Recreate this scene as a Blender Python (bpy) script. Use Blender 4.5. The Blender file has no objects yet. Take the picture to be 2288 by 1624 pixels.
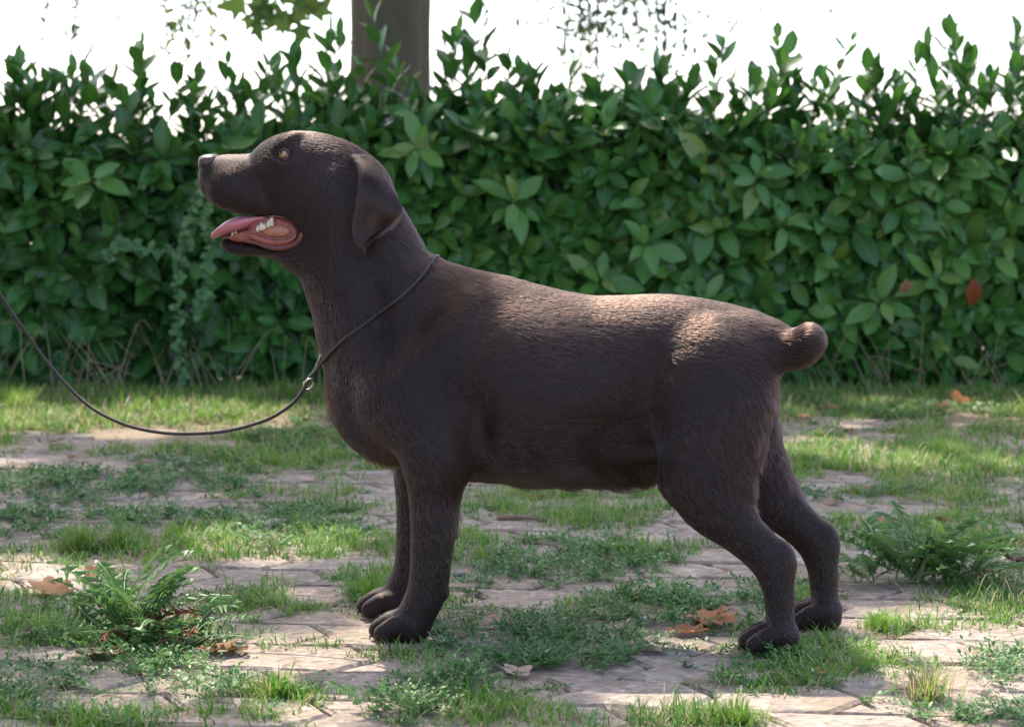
import bpy, bmesh, math, random
import numpy as np
from mathutils import Vector, Matrix

random.seed(7)
RNG = np.random.default_rng(11)
scene = bpy.context.scene
COL = scene.collection

# ---------------------------------------------------------------- camera
CAM_H, CAM_Y, FPX = 0.70, -3.20, 4630.0          # height, position, focal length in trace units (2288 wide)
PITCH = math.atan((812 - 427) / FPX)
cam_data = bpy.data.cameras.new('camera')
cam_data.sensor_width = 36.0
cam_data.lens = 36.0 * FPX / 2288.0
cam_data.clip_start, cam_data.clip_end = 0.05, 6000
cam_data.dof.use_dof = True
cam_data.dof.focus_distance = 3.20
cam_data.dof.aperture_fstop = 8.0
camera = bpy.data.objects.new('camera', cam_data)
camera.location = (0, CAM_Y, CAM_H)
camera.rotation_euler = (math.pi / 2 - PITCH, 0, 0)
COL.objects.link(camera)
scene.camera = camera

# ---------------------------------------------------------------- sky, sun, exposure
SUN_EL, SUN_AZ = math.radians(57), math.radians(-24)   # azimuth from +Y (away from camera), negative = left
world = bpy.data.worlds.new('World')
scene.world = world
world.use_nodes = True
wn = world.node_tree
wn.nodes.clear()
w_out = wn.nodes.new('ShaderNodeOutputWorld')
w_bg = wn.nodes.new('ShaderNodeBackground')
w_sky = wn.nodes.new('ShaderNodeTexSky')
w_sky.sky_type = 'NISHITA'
w_sky.sun_disc = False
w_sky.sun_elevation = SUN_EL
w_sky.sun_rotation = SUN_AZ
w_sky.air_density = 0.65
w_sky.dust_density = 3.0
w_sky.ozone_density = 0.6
w_bg.inputs['Strength'].default_value = 0.15
wn.links.new(w_sky.outputs[0], w_bg.inputs['Color'])
wn.links.new(w_bg.outputs[0], w_out.inputs['Surface'])

sun_data = bpy.data.lights.new('sun', 'SUN')
sun_data.energy = 2.2
sun_data.angle = math.radians(0.6)
sun_data.color = (1.0, 0.93, 0.82)
sun = bpy.data.objects.new('sun', sun_data)
sdir = Vector((math.sin(SUN_AZ) * math.cos(SUN_EL), math.cos(SUN_AZ) * math.cos(SUN_EL), math.sin(SUN_EL)))
sun.rotation_euler = sdir.to_track_quat('Z', 'Y').to_euler()
sun.location = sdir * 30
COL.objects.link(sun)

CROWN_GAP = 0.30      # how open the tree's crown is: lower closes it
scene.view_settings.view_transform = 'Standard'
scene.view_settings.look = 'None'
scene.view_settings.exposure = 2.05
scene.view_settings.gamma = 1.0
scene.render.engine = 'CYCLES'
scene.cycles.use_denoising = True
scene.cycles.use_adaptive_sampling = False
scene.cycles.max_bounces = 8
scene.cycles.transparent_max_bounces = 8

# ---------------------------------------------------------------- helpers
def unproject(px, py):
    dx, dy = (px - 1144) / FPX, (812 - py) / FPX
    c, s = math.cos(PITCH), math.sin(PITCH)
    return Vector((dx, c + dy * s, -s + dy * c))

def at_depth(px, py, Y):
    d = unproject(px, py)
    return Vector((0, CAM_Y, CAM_H)) + d * ((Y - CAM_Y) / d.y)

def on_ground(px, py, z=0.0):
    d = unproject(px, py)
    return Vector((0, CAM_Y, CAM_H)) + d * ((z - CAM_H) / d.z)

def project(P):
    """world points (n,3) -> trace pixels and distance"""
    P = np.asarray(P, float)
    c, s = math.cos(PITCH), math.sin(PITCH)
    x, y, z = P[:, 0], P[:, 1] - CAM_Y, P[:, 2] - CAM_H
    f = y * c - z * s
    u = y * s + z * c
    return 1144 + FPX * x / f, 812 - FPX * u / f, f

def tag(o, label=None, cat=None, group=None, kind=None):
    if label: o['label'] = label
    if cat: o['category'] = cat
    if group: o['group'] = group
    if kind: o['kind'] = kind
    return o

def empty(name, loc=(0, 0, 0), rz=0.0, parent=None):
    o = bpy.data.objects.new(name, None)
    o.empty_display_size = 0.05
    o.location = loc
    o.rotation_euler = (0, 0, rz)
    COL.objects.link(o)
    if parent: o.parent = parent
    return o

def link(name, me, mat=None, parent=None):
    o = bpy.data.objects.new(name, me)
    COL.objects.link(o)
    if mat is not None and not me.materials:
        me.materials.append(mat)
    if parent: o.parent = parent
    return o

def mesh_np(name, V, F, smooth=True, attrs=None):
    """V (n,3); F = list of int arrays (m,k) of tris and quads"""
    me = bpy.data.meshes.new(name)
    V = np.asarray(V, np.float32)
    if isinstance(F, np.ndarray): F = [F]
    F = [np.asarray(f, np.int32) for f in F if len(f)]
    loops = np.concatenate([f.ravel() for f in F])
    sizes = np.concatenate([np.full(len(f), f.shape[1], np.int32) for f in F])
    starts = np.concatenate([[0], np.cumsum(sizes)[:-1]]).astype(np.int32)
    me.vertices.add(len(V)); me.vertices.foreach_set('co', V.ravel())
    me.loops.add(len(loops)); me.loops.foreach_set('vertex_index', loops)
    me.polygons.add(len(sizes))
    me.polygons.foreach_set('loop_start', starts)
    me.polygons.foreach_set('loop_total', sizes)
    me.polygons.foreach_set('use_smooth', np.full(len(sizes), smooth, bool))
    me.update(calc_edges=True)
    me.validate()
    for k, a in (attrs or {}).items():
        a = np.asarray(a, np.float32)
        if a.ndim == 1:
            at = me.attributes.new(k, 'FLOAT', 'POINT'); at.data.foreach_set('value', a)
        else:
            at = me.attributes.new(k, 'FLOAT_VECTOR', 'POINT'); at.data.foreach_set('vector', a.ravel())
    return me

_perm = np.random.default_rng(3).random((256, 256))
def vnoise(x, y):
    xi, yi = np.floor(x).astype(int), np.floor(y).astype(int)
    fx, fy = x - xi, y - yi
    fx, fy = fx * fx * (3 - 2 * fx), fy * fy * (3 - 2 * fy)
    g = lambda a, b: _perm[a % 256, b % 256]
    return (g(xi, yi) * (1 - fx) + g(xi + 1, yi) * fx) * (1 - fy) + (g(xi, yi + 1) * (1 - fx) + g(xi + 1, yi + 1) * fx) * fy

def fbm(x, y, o=4):
    s, a, t = 0, 0.5, 0
    for i in range(o):
        s = s + a * vnoise(x * 2 ** i + 17.3 * i, y * 2 ** i + 9.1 * i); t += a; a *= 0.5
    return s / t

class NT:
    """small node-tree writer"""
    def __init__(self, name):
        self.m = bpy.data.materials.new(name); self.m.use_nodes = True
        self.t = self.m.node_tree
        self.t.nodes.clear()
        self.out = self.n('ShaderNodeOutputMaterial')
    def n(self, typ, ins=None, **kw):
        nd = self.t.nodes.new(typ)
        for k, v in kw.items(): setattr(nd, k, v)
        for k, v in (ins or {}).items(): self.set(nd, k, v)
        return nd
    def set(self, nd, k, v):
        s = nd.inputs[k]
        if hasattr(v, 'is_linked') or hasattr(v, 'links'): self.t.links.new(v, s)
        else: s.default_value = v
    def noise(self, scale, detail=4, rough=0.55, vec=None, dist=0.0):
        nd = self.n('ShaderNodeTexNoise', {'Scale': scale, 'Detail': detail, 'Roughness': rough, 'Distortion': dist})
        self.t.links.new(vec if vec is not None else self.coord('Object'), nd.inputs['Vector'])
        return nd.outputs['Fac']
    def coord(self, which):
        if not hasattr(self, '_tc'): self._tc = self.n('ShaderNodeTexCoord')
        return self._tc.outputs[which]
    def geom(self, which='Position'):
        if not hasattr(self, '_gm'): self._gm = self.n('ShaderNodeNewGeometry')
        return self._gm.outputs[which]
    def attr(self, name, out='Fac'):
        return self.n('ShaderNodeAttribute', attribute_name=name).outputs[out]
    def ramp(self, fac, stops, interp='LINEAR'):
        nd = self.n('ShaderNodeValToRGB', {'Fac': fac})
        nd.color_ramp.interpolation = interp
        e = nd.color_ramp.elements
        while len(e) < len(stops): e.new(0.5)
        for el, (p, c) in zip(e, stops):
            el.position = p; el.color = (*c, 1)
        return nd.outputs['Color']
    def mix(self, fac, a, b, mode='MIX'):
        nd = self.n('ShaderNodeMix', data_type='RGBA', blend_type=mode)
        for s, v in ((nd.inputs[0], fac), (nd.inputs[6], a), (nd.inputs[7], b)):
            if hasattr(v, 'links'): self.t.links.new(v, s)
            else: s.default_value = v if not isinstance(v, tuple) or len(v) == 4 else (*v, 1)
        return nd.outputs[2]
    def math(self, op, a, b=0.0, c=0.0):
        nd = self.n('ShaderNodeMath', operation=op)
        for i, v in enumerate((a, b, c)):
            if hasattr(v, 'links'): self.t.links.new(v, nd.inputs[i])
            else: nd.inputs[i].default_value = v
        return nd.outputs[0]
    def bump(self, h, strength=0.3, dist=0.01):
        return self.n('ShaderNodeBump', {'Height': h, 'Strength': strength, 'Distance': dist}).outputs['Normal']
    def bsdf(self, **ins):
        nd = self.n('ShaderNodeBsdfPrincipled')
        for k, v in ins.items():
            k = k.replace('_', ' ')
            if isinstance(v, tuple) and len(v) == 3 and 'Radius' not in k: v = (*v, 1)
            self.set(nd, k, v)
        return nd
    def done(self, sh):
        self.t.links.new(sh.outputs[0] if hasattr(sh, 'outputs') else sh, self.out.inputs['Surface'])
        return self.m
    def leafy(self, color, rough=0.45, trans=0.35, tcol=None, spec=0.5, normal=None):
        """leaf shading: reflection plus light passing through"""
        p = self.bsdf(Base_Color=color, Roughness=rough, Specular_IOR_Level=spec)
        tr = self.n('ShaderNodeBsdfTranslucent')
        self.set(tr, 'Color', tcol if tcol is not None else color)
        if normal is not None:
            self.set(p, 'Normal', normal)
        mx = self.n('ShaderNodeMixShader', {0: trans})
        self.t.links.new(p.outputs[0], mx.inputs[1]); self.t.links.new(tr.outputs[0], mx.inputs[2])
        return self.done(mx)

def simple_mat(name, color, rough=0.6, spec=0.4, metal=0.0, var=0.0, scale=40):
    t = NT(name)
    c = (*color, 1)
    if var:
        c = t.mix(t.noise(scale, 4), tuple(x * (1 - var) for x in color), tuple(min(1, x * (1 + var)) for x in color))
    return t.done(t.bsdf(Base_Color=c, Roughness=rough, Specular_IOR_Level=spec, Metallic=metal))

def tube(pts, radii, n=8, caps=True):
    """tube along points: returns V, [quads, tris]"""
    P = np.array([tuple(p) for p in pts], float); k = len(P)
    R = np.full(k, radii) if np.isscalar(radii) else np.asarray(radii, float)
    T = np.gradient(P, axis=0); T /= np.linalg.norm(T, axis=1)[:, None] + 1e-12
    up = np.array([0, 0, 1.0]) if abs(T[0][2]) < 0.9 else np.array([1.0, 0, 0])
    N = np.zeros_like(P); a = np.cross(T[0], up); a /= np.linalg.norm(a)
    for i in range(k):
        a = a - T[i] * np.dot(a, T[i]); a /= np.linalg.norm(a) + 1e-12; N[i] = a
    B = np.cross(T, N)
    th = np.linspace(0, 2 * np.pi, n, endpoint=False)
    V = (P[:, None] + R[:, None, None] * (np.cos(th)[None, :, None] * N[:, None] + np.sin(th)[None, :, None] * B[:, None])).reshape(-1, 3)
    q = []
    for i in range(k - 1):
        for j in range(n):
            q.append((i * n + j, i * n + (j + 1) % n, (i + 1) * n + (j + 1) % n, (i + 1) * n + j))
    t = []
    if caps:
        V = np.vstack([V, P[0], P[-1]]); m = len(V)
        for j in range(n):
            t.append((m - 2, (j + 1) % n, j)); t.append((m - 1, (k - 1) * n + j, (k - 1) * n + (j + 1) % n))
    return V, np.array(q), np.array(t, int).reshape(-1, 3)

def tube_mesh(name, pts, radii, n=8):
    V, q, t = tube(pts, radii, n)
    return mesh_np(name, V, [q, t])

class Bag:
    """collects pieces into one mesh"""
    def __init__(self): self.V, self.Q, self.T, self.A, self.B, self.n = [], [], [], [], [], 0
    def add(self, V, q=None, t=None, rnd=0.5, rib=0.0):
        V = np.asarray(V, float)
        if q is not None and len(q): self.Q.append(np.asarray(q) + self.n)
        if t is not None and len(t): self.T.append(np.asarray(t) + self.n)
        self.V.append(V); self.A.append(np.full(len(V), rnd) if np.isscalar(rnd) else rnd); self.B.append(np.full(len(V), rib) if np.isscalar(rib) else rib); self.n += len(V)
    def mesh(self, name, smooth=True):
        F = []
        if self.Q: F.append(np.concatenate(self.Q))
        if self.T: F.append(np.concatenate(self.T))
        return mesh_np(name, np.concatenate(self.V), F, smooth, {'rnd': np.concatenate(self.A), 'rib': np.concatenate(self.B)})

def catmull(pts, m):
    """dense Catmull-Rom through rows of numbers"""
    P = np.asarray(pts, float)
    P = np.vstack([2 * P[0] - P[1], P, 2 * P[-1] - P[-2]])
    out = []
    for i in range(1, len(P) - 2):
        for j in range(m):
            t = j / m
            a, b, c, d = P[i - 1], P[i], P[i + 1], P[i + 2]
            out.append(0.5 * (2 * b + (c - a) * t + (2 * a - 5 * b + 4 * c - d) * t * t + (3 * b - a - 3 * c + d) * t ** 3))
    out.append(P[-2])
    return np.array(out)
# ================================================================ ground
t = NT('soil')
n1 = t.noise(3.0, 6, .6, t.geom()); n2 = t.noise(90, 5, .7, t.geom())
c = t.mix(n1, (.20, .145, .10), (.33, .25, .18)); c = t.mix(t.math('MULTIPLY', n2, .6), c, (.44, .36, .26))
M_SOIL = t.done(t.bsdf(Base_Color=c, Roughness=.95, Specular_IOR_Level=.1, Normal=t.bump(n2, .8, .012)))
gx = np.concatenate([[-900, -200, -40], np.linspace(-6, 6, 90), [40, 200, 900]])
gy = np.concatenate([[-900, -100, -20], np.linspace(-3.2, 8, 90), [30, 150, 1500]])
XX, YY = np.meshgrid(gx, gy, indexing='ij')
ZZ = -.014 + .016 * (fbm(XX * 3, YY * 3, 3) - .5) * (np.abs(XX) < 7) * (np.abs(YY) < 9) - .012 * 0
ZZ = np.where((YY < 3.2), np.clip(ZZ, -.011, -.003), ZZ)
nx, ny = XX.shape
ii = np.arange(nx * ny).reshape(nx, ny)
me = mesh_np('ground', np.stack([XX, YY, ZZ], -1).reshape(-1, 3), np.stack([ii[:-1, :-1], ii[1:, :-1], ii[1:, 1:], ii[:-1, 1:]], -1).reshape(-1, 4))
tag(link('ground', me, M_SOIL), kind='structure')

# ---- interlocking concrete pavers
t = NT('concrete_paver')
pos = t.geom()
rn = t.attr('rnd')
base = t.ramp(rn, [(0, (.33, .25, .205)), (.35, (.40, .32, .265)), (.7, (.44, .35, .295)), (1, (.36, .27, .21))])
fine = t.noise(420, 3, .6, pos); mid = t.noise(22, 5, .65, pos); big = t.noise(5, 4, .6, pos)
vor = t.n('ShaderNodeTexVoronoi', {'Scale': 75.0, 'Vector': pos})
agg = t.ramp(vor.outputs['Color'], [(0, (.38, .35, .33)), (.45, (.95, .95, .95)), (.75, (1.1, 1.05, 1.0)), (1, (1.9, 1.85, 1.8))])
c = t.mix(.9, base, agg, 'MULTIPLY')
c = t.mix(t.ramp(mid, [(.35, (0, 0, 0)), (.65, (.75, .75, .75))]), c, (.23, .19, .15))
c = t.mix(t.ramp(big, [(.45, (0, 0, 0)), (.75, (.5, .5, .5))]), c, (.46, .40, .33))
dirt = t.math('ADD', t.math('MULTIPLY', t.noise(9, 6, .7, pos, .4), .75), t.math('MULTIPLY', t.noise(60, 4, .7, pos), .25))
c = t.mix(t.ramp(dirt, [(.50, (0, 0, 0)), (.60, (.85, .85, .85))]), c, (.27, .20, .135))
hgt = t.math('ADD', t.math('MULTIPLY', fine, .4), vor.outputs['Distance'])
M_PAVER = t.done(t.bsdf(Base_Color=c, Roughness=.85, Specular_IOR_Level=.25, Normal=t.bump(hgt, .8, .006)))

PL, PW, PC, GAP = .205, .160, .048, .0075
ROT = math.radians(-7)
def paver_mesh(rnd, seed):
    r = np.random.default_rng(seed)
    L, W, C = PL - GAP, PW - GAP, PC
    out = np.array([(0, 0), (L * .5, 0), (L, 0), (L + C, W / 2), (L, W), (L * .5, W), (0, W), (C, W / 2)], float)
    out -= (PL / 2 + PC / 2, PW / 2)
    out += r.normal(0, .0012, out.shape)
    n = len(out); cen = out.mean(0)
    d = cen - out; dn = d / np.linalg.norm(d, axis=1)[:, None]
    top = out + dn * .007
    V = np.vstack([np.c_[top, .0 + r.normal(0, .0006, n)], np.c_[out + dn * .0012, np.full(n, -.0050) + r.normal(0, .0008, n)], np.c_[out, np.full(n, -.05)]])
    q = [(k * n + j, k * n + (j + 1) % n, (k - 1) * n + (j + 1) % n, (k - 1) * n + j) for k in (1, 2) for j in range(n)]
    tq = [(0, 1, 3, 7), (1, 2, 3, 3)][:1]
    Tt = [(1, 2, 3), (3, 4, 5), (5, 6, 7), (7, 0, 1)]
    Qt = [(1, 3, 5, 7)]
    return V, np.array(q + Qt), np.array(Tt), rnd

variants = [paver_mesh(k / 9, k) for k in range(10)]
vmesh = [mesh_np('paver', V, [q, tt], False, {'rnd': np.full(len(V), r)}) for V, q, tt, r in variants]
for m_ in vmesh: m_.materials.append(M_PAVER)
pave = tag(empty('pavement', (0, 0, 0)), kind='structure')
spots = []
cR, sR = math.cos(ROT), math.sin(ROT)
for i in range(-24, 25):
    for j in range(-26, 28):
        x = i * PL + (j % 2) * PL * .5; y = j * PW
        X, Y = x * cR - y * sR, x * sR + y * cR
        if abs(X) > 2.9 or Y < -2.0 or Y > 2.9 + .35 * math.sin(X * 2.1): continue
        spots.append((X, Y))
S_ = np.array(spots)
ux, uy, uf = project(np.c_[S_, np.zeros(len(S_))])
vis = (ux > -60) & (ux < 2350) & (uy < 1690)
order = np.argsort(np.where(vis, uf, 99 + uf))
rest = Bag()
for rank, k in enumerate(order):
    X, Y = spots[k]; v = random.randrange(10)
    rz = ROT + random.gauss(0, .008) ; tilt = (random.gauss(0, .008), random.gauss(0, .008)); z = random.gauss(0, .0013)
    if rank < 300:
        o = link('paver', vmesh[v], None, pave)
        o.location = (X, Y, z); o.rotation_euler = (tilt[0], tilt[1], rz)
    else:
        V, q, tt, r = variants[v]
        Mx = np.array(Matrix.Translation((X, Y, z)) @ Matrix.Rotation(rz, 4, 'Z') @ Matrix.Rotation(tilt[1], 4, 'Y') @ Matrix.Rotation(tilt[0], 4, 'X'))
        rest.add(V @ Mx[:3, :3].T + Mx[:3, 3], q, tt, r)
o = link('pavers', rest.mesh('pavers', False), M_PAVER, pave); o['kind'] = 'stuff'

# ---- where things grow: patches named by the spot they have on the ground (trace units), + grows, - bare
GRASS = [(590, 1335, 90, 28, 1), (610, 1555, 120, 28, .9), (840, 1320, 90, 40, 1), (1900, 1475, 150, 38, 1), (2050, 1400, 90, 22, .9), (2230, 1340, 130, 60, 1.1), (1690, 1530, 130, 22, .9), (1560, 1605, 190, 26, 1),
         (100, 1400, 140, 40, .7), (480, 1240, 130, 28, .9), (700, 1225, 120, 22, .8), (1360, 1165, 110, 30, .9), (1480, 1225, 120, 24, .7), (1950, 1190, 160, 30, .8), (2110, 1040, 170, 50, .9), (1850, 1020, 110, 45, .8), (60, 930, 170, 40, .8), (420, 905, 240, 26, .7),
         (650, 1010, 150, 35, .6), (1080, 1230, 60, 60, .7), (1180, 1360, 130, 30, .6), (900, 1470, 110, 26, .8), (1100, 1590, 170, 34, .8), (730, 1130, 160, 26, .5), (1000, 1370, 80, 30, .6), (1800, 1320, 60, 40, .6), (2160, 1230, 160, 26, .6), (30, 1330, 80, 50, .7), (1620, 1410, 90, 30, .5),
         (90, 1240, 150, 30, .6), (330, 1230, 120, 24, .6), (400, 1420, 180, 50, .7), (240, 1600, 240, 30, .7), (700, 1440, 60, 20, .6), (2240, 900, 160, 40, .5), (1850, 900, 160, 40, .6), (2180, 1140, 140, 30, .8), (1090, 1130, 70, 20, .5), (1280, 1110, 140, 20, .5), (1470, 1110, 120, 20, .5), (1620, 1130, 60, 30, .6)]
KNOT = [(290, 1085, 250, 32, 1.2), (40, 1165, 100, 34, 1.1), (160, 1130, 110, 26, .8), (640, 1175, 150, 30, .9), (300, 1520, 260, 62, 1.2), (60, 1545, 120, 40, .9), (1250, 1272, 190, 46, 1.2), (1230, 1440, 200, 66, 1.25), (950, 1550, 150, 46, 1.1), (1490, 1365, 210, 46, 1.0), (1700, 1500, 120, 34, 1.0),
        (2240, 1490, 100, 40, 1.2), (2230, 1605, 120, 26, 1.1), (700, 985, 160, 30, .8), (1100, 1320, 90, 24, .6), (820, 1330, 70, 30, .5), (240, 1440, 200, 50, .8), (1930, 1100, 130, 22, .5), (440, 1030, 200, 22, .5), (2050, 930, 200, 30, .5), (350, 1150, 200, 20, .6), (1700, 1330, 60, 34, .7), (1960, 1560, 90, 20, .5), (1050, 1500, 90, 26, .6), (500, 1330, 60, 20, .4)]
BARE = [(640, 1480, 130, 26), (720, 1395, 80, 28), (300, 1255, 60, 14), (420, 1255, 110, 14), (1810, 1590, 150, 24), (2120, 1440, 130, 24), (2010, 1545, 130, 20), (1330, 1520, 110, 20), (1200, 1340, 80, 20), (1650, 1270, 110, 24), (1500, 1185, 130, 16), (1850, 1395, 80, 22), (640, 1075, 100, 14), (880, 1100, 60, 14), (380, 1125, 130, 12),
        (300, 1575, 230, 16), (40, 1470, 60, 16), (580, 1265, 80, 12), (480, 1290, 120, 14), (1640, 1440, 70, 14), (900, 1440, 120, 14), (780, 1510, 100, 22), (1740, 1220, 40, 50), (2050, 1140, 130, 14), (1880, 1080, 70, 12), (250, 1040, 160, 10), (2180, 1420, 100, 16), (1480, 1540, 140, 18), (760, 1260, 80, 14), (1130, 1190, 70, 16), (1690, 1560, 120, 14), (700, 1330, 60, 26), (130, 1300, 100, 18), (250, 985, 260, 10), (620, 960, 140, 9), (1990, 985, 150, 10), (2150, 945, 160, 9), (560, 880, 160, 8), (2000, 1075, 90, 9), (120, 880, 120, 7), (1960, 890, 110, 8)]
def field(px, py, blobs):
    f = np.zeros(len(px))
    for b in blobs:
        q = ((px - b[0]) / b[2]) ** 2 + ((py - b[1]) / b[3]) ** 2
        f = np.maximum(f, (b[4] if len(b) > 4 else 1) * np.exp(-q * .9))
    return f
def scatter(n, far=4.5):
    """points over the ground in front of the hedge, thinner far away"""
    d = 2.3 + (far + 3.2 - 2.3) * RNG.random(n) ** 1.0
    x = (RNG.random(n) - .5) * (d * .78 + .8)
    return np.c_[x, d - 3.2]
def grow_map(P):
    px, py, f = project(np.c_[P, np.zeros(len(P))])
    wob = 60 * (fbm(P[:, 0] * 9, P[:, 1] * 9) - .5); wob2 = 40 * (fbm(P[:, 0] * 9 + 50, P[:, 1] * 9) - .5)
    px, py = px + wob * 1.6, py + wob2
    nz = fbm(P[:, 0] * 4.2, P[:, 1] * 4.2 + 7); nz2 = fbm(P[:, 0] * 14 + 9, P[:, 1] * 14, 3)
    g, k, b = field(px, py, GRASS), field(px, py, KNOT), field(px, py, BARE)
    farg = np.clip((P[:, 1] - 1.6) / 1.6, 0, 1)
    patchy = np.clip((nz - .47) * 7, 0, 1) * np.clip((nz2 - .36) * 5, 0, 1)
    G = np.clip(g * 1.1 + .55 * patchy + farg * (.03 + .55 * patchy) - .85 * b - .20 * k, 0, 1)
    K = np.clip(k * 1.2 + .16 * patchy - .8 * b, 0, 1) * np.clip((nz2 - .30) * 5, .1, 1)
    return G, K, nz, nz2

# ---- grass blades
M_GRASS = None
t = NT('grass_blade')
c = t.ramp(t.attr('rnd'), [(0, (.065, .165, .024)), (.40, (.135, .305, .036)), (.72, (.235, .40, .055)), (.84, (.33, .42, .09)), (.90, (.42, .34, .18)), (1, (.46, .37, .22))])
M_GRASS = t.leafy(c, .5, .42, spec=.35)
def blades(root, az, lean, length, width, rnd):
    n = len(root)
    d = np.c_[np.cos(az), np.sin(az), np.zeros(n)]; s = np.c_[-np.sin(az), np.cos(az), np.zeros(n)]
    w = width[:, None] * .5
    up = np.array([0, 0, 1.0])
    def P(f):
        return root + d * (length * np.sin(lean) * f * (.35 + .65 * f))[:, None] + up * (length * np.cos(lean) * f * (1 - .22 * f))[:, None]
    p0, p1, p2, p3 = P(0), P(.4), P(.75), P(1.0)
    V = np.stack([p0 - s * w * .8, p0 + s * w * .8, p1 - s * w, p1 + s * w, p2 - s * w * .75, p2 + s * w * .75, p3], 1).reshape(-1, 3)
    o = np.arange(n)[:, None] * 7
    q = np.concatenate([o + [0, 1, 3, 2], o + [2, 3, 5, 4]]); tr = o + [4, 5, 6]
    return V, q, tr, np.repeat(rnd, 7)

P = scatter(105000)
G, K, nz, nz2 = grow_map(P)
acc = RNG.random(len(P)) < G * .80
P, nz, nz2, Gs = P[acc], nz[acc], nz2[acc], G[acc]
per = 8
root = np.repeat(P, per, 0) + RNG.normal(0, .0095, (len(P) * per, 2))
dist = root[:, 1] + 3.2
hs = np.repeat(.019 + .024 * Gs * RNG.random(len(P)) + .022 * (RNG.random(len(P)) < .06), per)
ln = hs * RNG.uniform(.6, 1.35, len(root)) * (1 + .10 * np.clip(dist - 3.5, 0, 3))
wd = RNG.uniform(.0013, .0026, len(root)) * (1 + .18 * np.clip(dist - 3, 0, 4))
tint = np.clip(np.repeat(.34 + .9 * (nz2 - .5) + .5 * (nz - .5), per) + RNG.normal(0, .13, len(root)), 0, .8)
tint = np.where(RNG.random(len(root)) < .17 + .16 * np.clip((dist - 4.2) / 2, 0, 1), RNG.uniform(.88, 1, len(root)), tint)
V, q, tr, rn = blades(np.c_[root, np.full(len(root), -.004)], RNG.uniform(0, 2 * np.pi, len(root)), RNG.uniform(.25, 1.40, len(root)), ln * 1.08, wd, tint)
print('grass blades', len(root))
tag(link('grass', mesh_np('grass', V, [q, tr], True, {'rnd': rn}), M_GRASS), 'short patchy green grass growing out of the paver joints', 'grass', kind='stuff')

# ---- small-leaved knotgrass mats
t = NT('knotgrass_leaf')
c = t.ramp(t.attr('rnd'), [(0, (.038, .115, .034)), (.45, (.075, .195, .048)), (.8, (.145, .29, .065)), (.93, (.32, .40, .16)), (1, (.50, .48, .33))])
M_KNOT = t.leafy(c, .48, .32, spec=.4)
P = scatter(44000)
G, K, nz, nz2 = grow_map(P)
acc = RNG.random(len(P)) < K * .50
P, Kp, nz2 = P[acc], K[acc], nz2[acc]
ns, nl = 5, 11
az = RNG.uniform(0, 2 * np.pi, (len(P), ns)); el = RNG.uniform(.08, .95, (len(P), ns)) * (.55 + .45 * Kp[:, None])
sl = RNG.uniform(.030, .075, (len(P), ns)) * (.7 + .3 * Kp[:, None])
f = (np.arange(nl) + .6) / nl
ctr = np.zeros((len(P), ns, nl, 3))
hor = sl[..., None] * f * np.cos(el)[..., None]
ctr[..., 0] = P[:, 0, None, None] + hor * np.cos(az)[..., None]
ctr[..., 1] = P[:, 1, None, None] + hor * np.sin(az)[..., None]
ctr[..., 2] = sl[..., None] * f * np.sin(el)[..., None] * (1 - .25 * f) + .001
stem_a, stem_b = np.c_[P, np.zeros(len(P))][:, None].repeat(ns, 1).reshape(-1, 3), ctr[:, :, -1].reshape(-1, 3)
ctr = ctr.reshape(-1, 3); n = len(ctr)
aza = np.repeat(az.ravel(), nl) + np.tile(np.where(np.arange(nl) % 2, 1.0, -1.0), len(P) * ns) * RNG.uniform(.4, 1.2, n)
le = RNG.uniform(.006, .0125, n) * np.repeat(1 + .10 * np.clip(P[:, 1] + 3.2 - 3.4, 0, 3), ns * nl)
el2 = RNG.uniform(-.1, .9, n)
d = np.c_[np.cos(aza) * np.cos(el2), np.sin(aza) * np.cos(el2), np.sin(el2)]
s = np.c_[-np.sin(aza), np.cos(aza), RNG.normal(0, .3, n)]
wl = (le * RNG.uniform(.17, .26, n))[:, None]
V = np.stack([ctr, ctr + d * (le * .5)[:, None] - s * wl, ctr + d * le[:, None], ctr + d * (le * .5)[:, None] + s * wl], 1).reshape(-1, 3)
o = np.arange(n)[:, None] * 4
rn = np.clip(np.repeat(.40 + .8 * (nz2 - .5), ns * nl) + RNG.normal(0, .16, n), 0, .9); rn = np.where(RNG.random(n) < .05, .97, rn)
bag = Bag(); bag.add(V, o + [0, 1, 2, 3], None, np.repeat(rn, 4))
dd = np.c_[stem_b[:, 1] - stem_a[:, 1], -(stem_b[:, 0] - stem_a[:, 0]), np.zeros(len(stem_a))]; dd /= np.linalg.norm(dd, axis=1)[:, None] + 1e-9
sw = .0006
V = np.stack([stem_a - dd * sw, stem_a + dd * sw, stem_b + dd * sw * .5, stem_b - dd * sw * .5], 1).reshape(-1, 3)
bag.add(V, np.arange(len(stem_a))[:, None] * 4 + [0, 1, 2, 3], None, .75)
print('knot leaves', n)
tag(link('knotgrass', bag.mesh('knotgrass'), M_KNOT), 'low mats of small-leaved dark green knotgrass spreading over the pavers', 'ground cover', kind='stuff')

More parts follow.
